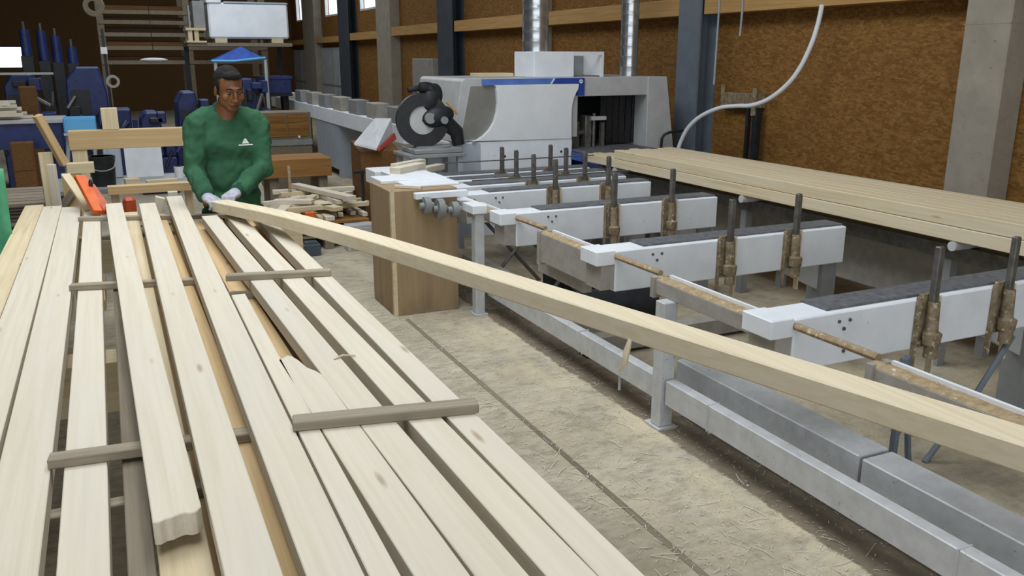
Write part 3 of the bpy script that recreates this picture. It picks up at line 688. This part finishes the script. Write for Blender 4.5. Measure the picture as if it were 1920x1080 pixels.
# orange hand saws
def handsaw(p0, p1, w, label, two):
    t = thing('orange_tool', label, 'tool', (0, 0, 0), group='orange tools at the far end of the pile')
    d = Vector(p1)-Vector(p0)
    board('grip', p0, p1, w, .03, 'orange', parent=t, roll=.15)
    if two:
        a = Vector(p0)+Vector((.05, -.01, 0)); b = Vector(p1)+Vector((.05, -.01, -.06))
        board('blade_cover', a, b, w*.8, .03, 'orangedk', parent=t, roll=.1)
        MB().ell(Vector(p0)+d*.75+Vector((.035, -.02, .01)), (.012, .012, .03)).build('trigger', 'black', t)
    return t
handsaw((-.115, 5.62, .895), (-.205, 5.98, 1.07), .065, 'slanting orange tool resting against the slat at the far end', True)
tag(MB().box(.02, .10, 6.05, 6.13, .735, .91, .02).build('orange_can', 'orangedk'), 'orange container beneath the low bench between raised boards', 'container')
# bucket
t = thing('bucket', 'black plastic bucket on the bench behind the pile', 'bucket', (-.09, 7.7, .78))
MB().tube([(-.09, 7.7, .78), (-.09, 7.7, 1.0), (-.09, 7.7, 1.02), (-.09, 7.7, 1.02), (-.09, 7.7, .82)], [.085, .10, .103, .092, .08], 24).build('shell', 'black', t, True)
MB().tube(smooth_path([(-.19, 7.7, .98), (-.17, 7.62, .93), (-.09, 7.58, .91), (-.01, 7.62, .93), (.01, 7.7, .98)]), .005, 6).build('handle', 'mgrey', t)
t = thing('work_table', 'grey work table with clutter behind the rack', 'table', (.2, 7.9, 0))
MB().box(-.5, .85, 7.5, 8.3, .74, .78, .004).build('table_top', 'mgrey', t)
for x, y in ((-.45, 7.55), (.8, 7.55), (-.45, 8.25), (.8, 8.25)): MB().box(x-.03, x+.03, y-.03, y+.03, 0, .74).build('leg', 'mgrey', t)
tag(MB().box(.085, .385, 8.1, 8.12, .78, 1.08, .002).build('white_board', 'paper'), 'white sheet standing on the work table beneath the rack beam', 'sheet')
tag(MB().box(-.08, .06, 8.12, 8.2, .78, 1.06, .01).box(-.04, -.02, 8.11, 8.13, .8, 1.04).build('grey_box', 'bluegrey'), 'grey mottled box on the work table right of the bucket', 'box')
t = thing('mug', 'small white mug on the work table beside the worker', 'mug', (.5, 7.9, .78))
MB().tube([(.5, 7.9, .78), (.5, 7.9, .88), (.5, 7.9, .88), (.5, 7.9, .80)], [.036, .042, .036, .03], 16).build('cup', 'paper', t, True)
MB().tube(smooth_path([(.54, 7.9, .86), (.57, 7.9, .85), (.565, 7.9, .81), (.535, 7.9, .80)]), .006, 6).build('handle', 'paper', t)
board('offcut', (.06, 7.6, .81), (.17, 7.62, .81), .06, .055, 'pine_dry', 'stubby offcut on the work table below the white sheet', 'offcut', 'offcuts on the work table')
board('offcut', (.22, 7.6, .80), (.46, 7.62, .80), .05, .035, 'pine_dry', 'long thin offcut on the work table left of the worker', 'offcut', 'offcuts on the work table')
# stacked old pallets far left
for k in range(6):
    pallet(-1.3, -.45, 6.7, 7.6, k*.137, '%s weathered pallet of the stack at the left edge' % ['lowest', 'second lowest', 'third', 'fourth', 'second highest', 'topmost'][k], 'greywood', 'weathered pallets at the left edge')
# green tarp at left
b = MB(); nx, nz = 14, 16; grid = []
for i in range(nx+1):
    row = []
    for j in range(nz+1):
        u, v = i/nx, j/nz
        x = -1.15+u*(.56+.06*(1-v)*1.0); z = 1.22-v*1.0
        if u > .8: x += .045*(v-.25)*min(1, (u-.8)/.2)
        row.append(b.bm.verts.new((x, 5.3+.03*math.sin(u*17)*(.3+v), z)))
    grid.append(row)
for i in range(nx):
    for j in range(nz): b.bm.faces.new((grid[i][j], grid[i+1][j], grid[i+1][j+1], grid[i][j+1]))
o = b.build('green_tarp', 'greentarp', None, True); m = o.modifiers.new('thick', 'SOLIDIFY'); m.thickness = .006
tag(o, 'green tarp hanging at the left edge beside the pile', 'tarp')
t = thing('tarp_rail', 'thin metal rail frame holding the green tarp', 'frame', (-.9, 5.33, 0))
MB().tube([(-1.2, 5.33, 1.225), (-.60, 5.33, 1.225)], .012, 8).build('rail', 'steel', t)
for x in (-1.18, -.62): MB().tube([(x, 5.36, 0), (x, 5.34, 1.225)], .012, 8).build('leg', 'steel', t)

# ------------------------------------------------------------------ background machines
# blue bench with shavings
t = thing('blue_bench', 'blue steel bench at the far left carrying pale offcuts', 'bench', (-.9, 11.2, 0))
MB().box(-1.9, -.46, 10.9, 11.6, 1.08, 1.12, .004).build('bench_top', 'lgrey', t)
MB().box(-1.9, -.5, 10.95, 11.5, .80, 1.08).build('apron', 'bluepaint', t)
for x in (-1.3, -.56): MB().box(x-.04, x+.04, 10.95, 11.05, 0, .80).build('leg', 'bluepaint', t)
board('brown_crate', (-1.0, 10.9, .12), (-1.0, 11.4, .12), .5, .24, 'brownwood', 'brown crate low under the blue bench', 'crate')
tag(MB().box(-1.0, -.78, 10.65, 10.85, 0, .90, .01).box(-.98, -.80, 10.64, 10.66, .6, .86).build('brown_carton', 'crate'), 'tall brown carton before the blue bench at the far left', 'box')
rr = random.Random(5)
for i in range(16):
    z = 1.14+.032*(i//3); y = 10.95+rr.uniform(0, .3); x1 = -.80-.03*(i//3)+rr.uniform(-.08, .03)
    board('offcut', (x1-.5, y, z), (x1, y+.05, z), .10, .034, 'pine', 'pale offcut end in the heap on the blue bench', 'offcut', 'offcuts heaped on the blue bench')
tag(MB().box(-.455, -.135, 10.5, 10.8, 0.995, 1.155, .012).box(-.42, -.17, 10.49, 10.51, 1.015, 1.135).build('light_blue_box', 'lblue'), 'light blue plastic box on the stand left of the rack', 'box')
t = thing('steel_stand', 'grey slim stand under the light blue box', 'stand', (-.3, 10.65, 0))
MB().box(-.46, -.13, 10.48, 10.82, .97, .995).build('top', 'lgrey', t)
for x in (-.43, -.16): MB().tube([(x-.1, 10.65, 0), (x, 10.65, .97)], .02, 8).build('leg', 'bluegrey', t)

def blue_machine(x0, x1, y, h, label, seed):
    r = random.Random(seed); t = thing('blue_machine', label, 'machine', ((x0+x1)/2, y, 0), group='dark blue machines at the back')
    W = x1-x0
    MB().box(x0, x1, y, y+.9, 0, h*.45, .02).build('base', 'bluepaint', t)
    MB().prism([(x0+W*.1, h*.45), (x0+W*.15, h*.9), (x0+W*.3, h), (x0+W*.62, h), (x0+W*.7, h*.8), (x0+W*.72, h*.45)], 'y', y+.1, y+.7, .02).build('column', 'bluepaint', t)
    if seed == 1: MB().ring((x0+W*.8, y-.02, h*.885), (0, 1, 0), .05, .085, .05, 24).build('hand_wheel', 'tangrey', t, True)
    MB().box(x0+W*.2, x0+W*.45, y+.06, y+.12, h*.62, h*.82).build('dark_opening', 'black', t); MB().box(x0+W*.3, x0+W*.6, y-.03, y, h*.2, h*.36).build('dark_opening', 'black', t)
    for i in range(6):
        a = Vector((x0+r.uniform(0, W), y-.05, h*r.uniform(.3, .75))); MB().tube([a, a+Vector((r.uniform(-.2, .2), .05, r.uniform(.1, .3)))], r.uniform(.012, .035), 8).build('pipe', ('steel', 'dark', 'bluepaint')[i % 3], t, True)
    for i in range(4):
        a = Vector((x0+r.uniform(.05*W, .8*W), y, h*r.uniform(.45, .9))); w_ = r.uniform(.06, .18); MB().box(a.x, a.x+w_, y-.02, y+.3, a.z, min(a.z+r.uniform(.06, .2), h), .012).build('housing_box', ('bluepaint', 'dark')[i % 2], t)
    MB().box(x0+W*.72, x1, y+.05, y+.6, h*.45, h*.66, .015).build('motor', 'bluepaint', t)
    return t
blue_machine(-.6, .28, 13, 1.66, 'tall dark blue machine with a pale hand wheel left of the worker', 1)
blue_machine(-1.35, -.68, 13.6, 1.56, 'dark blue machine with a pale top edge at the far left', 2)
MB_l = MB().box(-1.25, -.62, 13.5, 13.56, 1.555, 1.585).build('light_cover', 'lgrey'); tag(MB_l, 'pale strip lying along the top of the left blue machine', 'strip')
blue_machine(.30, .78, 12.4, 1.08, 'low blue machine with dark pipes directly left of the worker', 3)
blue_machine(.80, 1.32, 12.8, 1.32, 'dark blue machine with fittings just behind the worker shoulder', 4)
blue_machine(1.75, 2.45, 14.6, 1.45, 'dark blue machine under the blue tarp behind the worker head', 5)
tag(MB().box(-1.02, -.82, 12.9, 13.0, 0, 1.42, .01).box(-1.0, -.84, 12.89, 12.9, 1.1, 1.38).build('wooden_screen', 'crate'), 'brown wooden screen standing before the left dark blue machine', 'screen')
# upper blue pieces
for i, (x, z0_, z1_) in enumerate(((-1.10, 1.80, 2.22), (-.86, 1.72, 2.2), (-.66, 1.7, 2.12), (-.44, 1.68, 1.95))):
    t = thing('blue_cylinder_unit', 'dark blue hydraulic unit high at the back left, %s of the four' % ['leftmost', 'second from left', 'third from left', 'rightmost'][i], 'machine', (x, 16.5, 0), group='blue hydraulic units')
    MB().tube([(x, 16.5, z0_), (x, 16.5, z1_)], [.08, .07], 12).build('cylinder', 'bluepaint', t, True)
    MB().box(x-.09, x+.09, 16.4, 16.6, 0, z0_, .01).build('base', 'dark', t)
    MB().tube([(x, 16.5, z1_), (x, 16.5, z1_+.12)], .02, 8).build('rod', 'steel', t)
# blue tarp tent and box
t = thing('blue_cover', 'bright blue peaked tarp cover behind the worker head', 'tarp', (2.1, 15.8, 0))
b = MB(); ap = [b.bm.verts.new((2.18, 15.7, 1.955)), b.bm.verts.new((2.25, 15.9, 1.95))]
lo = [b.bm.verts.new(p) for p in ((1.68, 15.5, 1.73), (2.0, 15.45, 1.72), (2.3, 15.45, 1.74), (2.52, 15.5, 1.77), (2.6, 16.5, 1.77), (1.68, 16.5, 1.72))]
for f in ((ap[0], lo[0], lo[1]), (ap[0], lo[1], lo[2]), (ap[0], lo[2], lo[3]), (ap[0], lo[3], lo[4], ap[1]), (ap[1], lo[4], lo[5]), (ap[0], ap[1], lo[5], lo[0])): b.bm.faces.new(f)
b.build('tarp', 'bluetarp', t)
MB().tube([(1.66, 15.48, 1.72), (2.0, 15.44, 1.715), (2.54, 15.48, 1.77)], .022, 8).build('hem', 'lblue', t)
for x in (1.72, 2.54): MB().tube([(x, 15.5, 0), (x, 15.5, 1.74)], .03, 8).build('pole', 'lgrey', t)
tag(MB().box(2.53, 3.05, 16, 16.7, 1.15, 1.44, .01).box(2.5, 3.08, 15.98, 16.72, 1.40, 1.45, .005).build('blue_bin', 'bluepaint'), 'dark blue bin at the far end of the conveyor right of the worker', 'bin')
t = thing('bin_stand', 'dark stand under the dark blue bin', 'stand', (2.8, 16.3, 0))
MB().box(2.5, 3.06, 16, 16.7, 1.1, 1.15).build('top', 'dark', t)
for x in (2.55, 3.0): MB().box(x-.04, x+.04, 16.3, 16.38, 0, 1.1).build('leg', 'dark', t)
# storage rack with dark boards and a white wrapped bale
t = thing('storage_rack', 'tall dark storage rack at the back holding boards', 'rack', (1.2, 18, 0))
for x in (.05, 1.55, 2.95):
    MB().box(x-.06, x+.06, 18.0, 18.12, 0, 3.4).build('upright', 'greywood', t)
    MB().box(x-.06, x+.06, 19.2, 19.32, 0, 3.4).build('upright', 'greywood', t)
for z in (1.72, 1.98, 2.22, 2.44, 2.62): MB().box(.0, 3.0, 17.98, 18.06, z-.07, z).build('shelf_beam', 'greywood', t); 
k = 0
for zi, z in enumerate((1.72, 1.98, 2.22, 2.44, 2.62)):
    for j in range(2):
        hh = .06+.02*((zi+j) % 3); board('rack_board', (.12, 18.3+.5*j, z+.002+hh/2), (1.48, 18.3+.5*j, z+.002+hh/2), .4, hh, ('darkwood', 'crate', 'darkwood')[(zi+j) % 3],
              'dark board on the %s shelf of the back rack, %s' % (['lowest', 'second', 'middle', 'fourth', 'top'][zi], ['in front', 'behind'][j]), 'board', 'boards on the back rack')
t = thing('wrapped_bale', 'big white wrapped bale on bearers high in the back rack', 'bale', (2.38, 16.2, 2.05))
b = MB(); b.box(1.72, 3.06, 15.95, 16.9, 2.09, 2.68, .03); b.build('wrapping', 'balefilm', t)
b = MB(); b.box(1.70, 1.95, 15.93, 16.92, 2.66, 2.95, .02); b.build('raised_end', 'balefilm', t)
for x in (1.80, 2.75): MB().box(x, x+.2, 15.95, 16.9, 2.02, 2.09).build('bearer', 'pine_dry', t)
MB().box(1.98, 3.07, 15.94, 16.91, 2.655, 2.70, .02).build('blue_strap', 'bluegrey', t)
t = thing('bale_platform', 'dark platform under the white bale', 'platform', (2.4, 16.5, 0))
MB().box(1.35, 3.1, 15.95, 17.0, 1.96, 2.02).build('top', 'greywood', t)
for x in (1.4, 3.05): MB().box(x-.04, x+.04, 16.93, 16.99, 0, 1.96).build('leg', 'dark', t)
t = thing('block_stack', 'small pale wooden pallet corner left of the white bale', 'pallet', (1.5, 16, 2.02))
for x in (1.37, 1.47): MB().box(x, x+.07, 15.94, 16.5, 2.05, 2.22).build('block', 'pine_dry', t)
MB().box(1.34, 1.66, 15.92, 16.5, 2.22, 2.26).box(1.34, 1.66, 15.92, 16.5, 2.02, 2.05).build('deck_board', 'pine_dry', t)
tag(MB().box(1.48, 1.67, 15.98, 16.4, 2.262, 2.7, .006).box(1.40, 1.43, 15.98, 16.1, 2.262, 2.62).build('grey_cover', 'mgrey'), 'grey upright cover standing left of the white bale', 'cover')
# lamp and reel high up
t = thing('hanging_reel', 'round pale reel hanging high at the back left', 'reel', (-.02, 15, 2.4))
MB().ring((-.02, 15, 2.53), (.2, 1, .2), .08, .15, .06, 24).build('rim', 'greywood', t, True); MB().tube([(-.02, 15, 2.68), (-.02, 15, 5.5)], .008, 6).build('cord', 'dark', t)
tag(MB().ell((.72, 14.5, 1.74), (.2, .1, .035)).build('hanging_lamp_shade', 'lgrey', None, True), 'flat pale lamp shade in the dark back area', 'lamp')
MB_c = MB().tube([(.72, 14.5, 1.77), (.72, 14.5, 5.5)], .006, 6).build('cord', 'dark', bpy.data.objects['hanging_lamp_shade'])
t = thing('white_switch_box', 'small white box on a post at the back', 'box', (.03, 14.8, 0))
MB().box(-.0, .09, 14.75, 14.8, 1.83, 1.93).build('box', 'whiteclean', t); MB().box(.03, .07, 14.8, 14.84, 0, 2.2).build('post', 'dark', t)
tag(MB().box(-7, .05, 30.5, 30.6, 0, 4.6).build('brown_partition', 'brownwood'), 'brown wooden partition high at the far left', 'partition') if False else None

# wall socket cabinet behind the saw
tag(MB().box(6.1, 6.25, 17.0, 18.3, 1.0, 1.75, .02).box(6.08, 6.1, 17.1, 18.2, 1.05, 1.7).build('wall_cabinet', 'tangrey'), 'grey cabinet on the wall behind the mitre saw', 'cabinet')

# loose chips on the aisle floor: one object, nobody could count it
rr = random.Random(21); b = MB()
for i in range(4200):
    y = rr.uniform(.7, 6.5); x = min(3.8, 1.6+abs(rr.gauss(.45, .5))); L = rr.choice((.003, .004, .005, .006, .008, .01, .012, .02 if i % 3 else .05)); a = rr.uniform(0, pi); w = rr.uniform(.0007, .0016)
    dx, dy = math.cos(a)*L, math.sin(a)*L; nx_, ny_ = -math.sin(a)*w, math.cos(a)*w; z = rr.uniform(.002, .005); bend = rr.uniform(-.25, .25)
    p = [(x-dx, y-dy), (x+ny_*0-dy*bend, y+dx*bend), (x+dx, y+dy)]
    v = [b.bm.verts.new((q[0]+s*nx_, q[1]+s*ny_, z+(.003 if j == 1 else 0))) for j, q in enumerate(p) for s in (-1, 1)]
    b.bm.faces.new((v[0], v[2], v[3], v[1])); b.bm.faces.new((v[2], v[4], v[5], v[3]))
tag(b.build('wood_chips', 'pine'), 'pale wood chips and shavings strewn over the aisle floor', 'wood chips', kind='stuff')

# ------------------------------------------------------------------ the worker
def bake(o, voxel, smooth_it=6, disp=None):
    m = o.modifiers.new('r', 'REMESH'); m.mode = 'VOXEL'; m.voxel_size = voxel
    s = o.modifiers.new('s', 'SMOOTH'); s.factor = .5; s.iterations = smooth_it
    if disp:
        tx = bpy.data.textures.new('folds', 'CLOUDS'); tx.noise_scale = disp[1]
        d = o.modifiers.new('d', 'DISPLACE'); d.texture = tx; d.strength = disp[0]; d.mid_level = .5
    dg = bpy.context.evaluated_depsgraph_get(); me = bpy.data.meshes.new_from_object(o.evaluated_get(dg), depsgraph=dg)
    o.modifiers.clear(); old = o.data; mats = list(old.materials); o.data = me
    if not me.materials:
        for q in mats: me.materials.append(q)
    for p in me.polygons: p.use_smooth = True
    bpy.data.meshes.remove(old); return o
WX, WY = .635, 5.45
shL, shR = Vector((.172, -.035, 1.40)), Vector((-.178, -.035, 1.40))
elL, elR = Vector((.178, -.11, 1.150)), Vector((-.212, -.09, 1.145))
wrL, wrR = Vector((-.008, -.305, 1.035)), Vector((-.180, -.32, 1.020))
hd_c = Vector((.026, -.085, 1.606)); tilt = Euler((.26, 0, .20)).to_matrix()   # looking down, slightly to his left
def H(x, y, z): return hd_c+tilt @ Vector((x, y, z))
def hrot(rx=0, ry=0, rz=0): return (tilt @ Euler((rx, ry, rz)).to_matrix()).to_euler()
b = MB()
# torso, legs and arms of the body, all one skin
b.ell((0, 0, 1.28), (.155, .10, .19)); b.ell((0, .0, 1.05), (.14, .095, .18)); b.ell((0, 0, .93), (.16, .105, .11))
for s in (-1, 1):
    b.tube([(s*.09, 0, .90), (s*.10, -.01, .5), (s*.105, .01, .1)], [.085, .058, .042], 14)
    b.ell((s*.11, -.06, .045), (.045, .12, .04))
for sh, el, wr in ((shL, elL, wrL), (shR, elR, wrR)):
    b.tube([sh, (sh+el)/2, el, (el+wr)/2, wr, wr+(wr-el).normalized()*.05], [.058, .047, .04, .038, .028, .03], 14); b.ell(sh, .06)
b.tube([(0, -.01, 1.40), (0, -.03, 1.47), H(0, .02, -.06)], [.075, .06, .058], 16)
# head
b.ell(H(0, .018, .035), (.074, .094, .088), hrot()); b.ell(H(0, -.018, -.03), (.062, .072, .08), hrot()); b.ell(H(0, -.040, -.083), (.040, .040, .034), hrot())
b.ell(H(.030, -.010, -.058), (.034, .058, .038), hrot()); b.ell(H(-.030, -.010, -.058), (.034, .058, .038), hrot())
b.ell(H(0, -.082, .028), (.052, .014, .014), hrot())
b.ell(H(0, -.098, -.012), (.012, .018, .030), hrot(-.25)); b.ell(H(0, -.106, -.032), (.015, .016, .012), hrot()); b.ell(H(.015, -.095, -.036), (.010, .012, .009), hrot()); b.ell(H(-.015, -.095, -.036), (.010, .012, .009), hrot())
b.ell(H(0, -.082, -.064), (.026, .016, .016), hrot())
for s in (-1, 1):
    b.ell(H(s*.031, -.0765, .0155), (.017, .013, .0065), hrot()); b.ell(H(s*.031, -.0755, -.006), (.016, .012, .006), hrot())
    b.ell(H(s*.043, -.066, -.022), (.022, .020, .022), hrot())
    b.ell(H(s*.078, .012, -.005), (.010, .020, .033), hrot(0, 0, s*.3))
body = b.build('person', 'skin'); bake(body, .0045, 5)
body.location = (WX, WY, 0)
tag(body, 'person in a green sweatshirt and grey gloves gripping the long board', 'person')
def child(mb, name, mat, voxel=None, it=4, disp=None):
    o = mb.build(name, mat, None, True)
    if voxel: bake(o, voxel, it, disp)
    o.parent = body; return o
# eyes, brows, lips
for s in (-1, 1):
    e = MB().ell(H(s*.031, -.0785, .006), (.0115, .0095, .0055), hrot(), 14, 10); eo = child(e, 'eye', 'eyewhite')
    p = MB().ell(H(s*.031, -.0862, .004), (.0058, .0035, .0052), hrot(), 12, 8).build('iris', 'iris', None, True); p.parent = eo
    child(MB().tube([H(s*.012, -.095, .030), H(s*.03, -.096, .036), H(s*.05, -.084, .031)], [.003, .0045, .003], 8), 'eyebrow', 'hair')
q = MB().tube([H(-.023, -.0885, -.0675), H(-.012, -.0965, -.0650), H(0, -.099, -.0645), H(.012, -.0965, -.0650), H(.023, -.0885, -.0675)], [.002, .0052, .0062, .0052, .002], 10).tube([H(-.018, -.0900, -.0725), H(0, -.0975, -.0735), H(.018, -.0900, -.0725)], [.003, .0062, .003], 10)
child(q, 'mouth', 'lips')
# hair: close cropped cap
q = MB(); q.ell(H(0, .036, .052), (.080, .092, .083), hrot()); q.ell(H(0, .060, .01), (.074, .066, .075), hrot())
for s in (-1, 1): q.ell(H(s*.066, .02, .030), (.016, .040, .045), hrot())
q.ell(H(0, -.040, .094), (.054, .034, .026), hrot())
child(q, 'hair', 'hair', .005, 2, (.012, .010))
# sweatshirt
q = MB(); q.ell((0, .005, 1.30), (.172, .125, .20)); q.ell((0, .0, 1.08), (.168, .125, .22)); q.ell((0, .01, 1.39), (.20, .10, .085)); q.ell((0, -.01, 1.30), (.19, .115, .13))
for s in (-1, 1): q.tube([(s*.05, .01, 1.455), (s*.11, -.005, 1.44), (s*.17, -.025, 1.415)], [.062, .07, .076], 16)
q.tube([(0, 0, .885), (0, 0, 1.0)], [.168, .172], 28)
q.tube([(0, .015, 1.44), (0, -.01, 1.485)], [.10, .079], 20)
for sh, el, wr in ((shL, elL, wrL), (shR, elR, wrR)):
    q.ell(sh+Vector((0, 0, -.005)), (.078, .078, .075)); q.tube([sh, sh*.5+el*.5, el, el*.5+wr*.5, wr*.92+el*.08, wr], [.074, .066, .060, .055, .047, .040], 18)
    q.ell(el, .060); q.ell(wr*.85+el*.15, .055)
sw = child(q, 'sweatshirt', 'sweater', .010, 9, (.034, .07))
child(MB().tube([(0, .02, 1.462), (0, -.012, 1.497), (0, -.016, 1.505), (0, -.014, 1.50)], [.092, .076, .070, .063], 24, False), 'collar', 'trouser')
for wr, el in ((wrL, elL), (wrR, elR)):
    d = (wr-el).normalized(); child(MB().tube([wr-d*.045, wr-d*.01, wr+d*.002], [.046, .043, .036], 16), 'cuff', 'trouser')
# print on the chest laid over the cloth
bv = BVHTree.FromPolygons([v.co[:] for v in sw.data.vertices], [p.vertices[:] for p in sw.data.polygons])
def on_cloth(x, z):
    hit = bv.ray_cast(Vector((x, -1, z)), Vector((0, 1, 0))); return hit[0]+Vector((0, -.003, 0))
b = MB()
def patch(poly, n=4):
    def lerp(a, c, t): return (a[0]+(c[0]-a[0])*t, a[1]+(c[1]-a[1])*t)
    rows = []
    for i in range(n+1):
        l, r = lerp(poly[0], poly[1], i/n), lerp(poly[3], poly[2], i/n)
        rows.append([b.bm.verts.new(on_cloth(*lerp(l, r, j/n))) for j in range(n+1)])
    for i in range(n):
        for j in range(n): b.bm.faces.new((rows[i][j], rows[i][j+1], rows[i+1][j+1], rows[i+1][j]))
lx, lz = .088, 1.285
patch([(lx-.040, lz), (lx-.040, lz+.006), (lx+.042, lz+.006), (lx+.042, lz)])
patch([(lx-.020, lz+.011), (lx-.004, lz+.040), (lx+.006, lz+.040), (lx+.022, lz+.011)])
child(b, 'chest_print', 'logo')
# trousers and shoes
q = MB(); q.ell((0, 0, .92), (.162, .118, .10))
for s in (-1, 1): q.tube([(s*.088, 0, .90), (s*.10, -.005, .5), (s*.105, .015, .07)], [.10, .078, .068], 18)
child(q, 'trousers', 'trouser', .010, 4, (.012, .06))
for s in (-1, 1):
    q = MB(); q.ell((s*.11, -.06, .055), (.052, .135, .052)); q.box(s*.11-.05, s*.11+.05, -.19, .07, 0, .03)
    child(q, 'shoe', 'shoe', .007, 4)
# gloves: palm, four curled fingers, thumb
def glove(wr, el, knuckle, side):
    """hand gripping the board: palm from wrist to knuckles, fingers curl over and under"""
    q = MB(); d = (knuckle-wr).normalized(); up = Vector((0, 0, 1)); sd = d.cross(up).normalized()*side; nrm = sd.cross(d).normalized()
    if nrm.z < 0: nrm = -nrm
    q.tube([wr-(wr-el).normalized()*.03, wr, wr+d*.03], [.034, .031, .034], 14)
    q.ell((wr+knuckle)/2+d*.005, (.042, .048, .026), d.to_track_quat('Y', 'Z').to_euler())
    for i, L in enumerate((.072, .080, .076, .060)):
        base = knuckle+sd*(-.033+.022*i)-d*.004
        p1 = base+d*L*.42-nrm*.004; p2 = p1+d*L*.18-nrm*L*.34; p3 = p2-d*L*.18-nrm*L*.26
        q.tube([base-d*.03, base, p1, p2, p3], [.012, .0125, .0115, .0105, .009], 10); q.ell(p3, .009); q.ell(p1, .0117); q.ell(base, .0128)
    tb = wr+d*.025-sd*.034
    t1 = tb+d*.035-sd*.018-nrm*.012; t2 = t1+d*.028+sd*.004-nrm*.018
    q.tube([wr+d*.012-sd*.015, tb, t1, t2], [.017, .016, .013, .010], 10); q.ell(t2, .010)
    g = child(q, 'glove', 'glove', .0032, 3)
    return g
glove(wrR, elR, wrR+Vector((.030, -.058, -.012)), 1)
glove(wrL, elL, wrL+Vector((-.045, -.055, -.008)).normalized()*.068, -1)

# ------------------------------------------------------------------ light, world, camera
def area(name, loc, size, power, col=(1, 1, 1), rot=(0, 0, 0)):
    l = bpy.data.lights.new(name, 'AREA'); l.shape = 'RECTANGLE'; l.size, l.size_y = size; l.energy = power; l.color = col
    o = bpy.data.objects.new(name, l); C.objects.link(o); o.location = loc; o.rotation_euler = rot; return o
area('skylight_near', (0.2, 2.6, 5.4), (4.0, 7.0), 245, (.90, .95, 1.0))
area('skylight_middle', (1.0, 5.6, 5.4), (3.0, 4.0), 170, (.92, .96, 1.0))
area('fill_back', (1.2, 13.2, 5.4), (4.0, 3.5), 190, (.92, .96, 1.0))  # added fill light, no opening above it, brightens the bale and back machines
area('skylight_far', (2.5, 22, 5.4), (4.0, 8.0), 160, (.92, .96, 1.0))
wd = bpy.data.worlds.new('sky'); bpy.context.scene.world = wd; wd.use_nodes = True
bg = wd.node_tree.nodes['Background']; bg.inputs[0].default_value = (.88, .94, 1, 1); bg.inputs[1].default_value = 1.9
cam = bpy.data.cameras.new('camera'); cam.sensor_width = 36; cam.lens = 30.0; cam.clip_start = .05
co = bpy.data.objects.new('camera', cam); C.objects.link(co)
co.location = (0, 0, 1.8); co.rotation_euler = (math.radians(90-15.2097), 0, math.radians(-24.9098))
sc = bpy.context.scene; sc.camera = co
sc.view_settings.view_transform = 'Standard'; sc.view_settings.exposure = 0.10
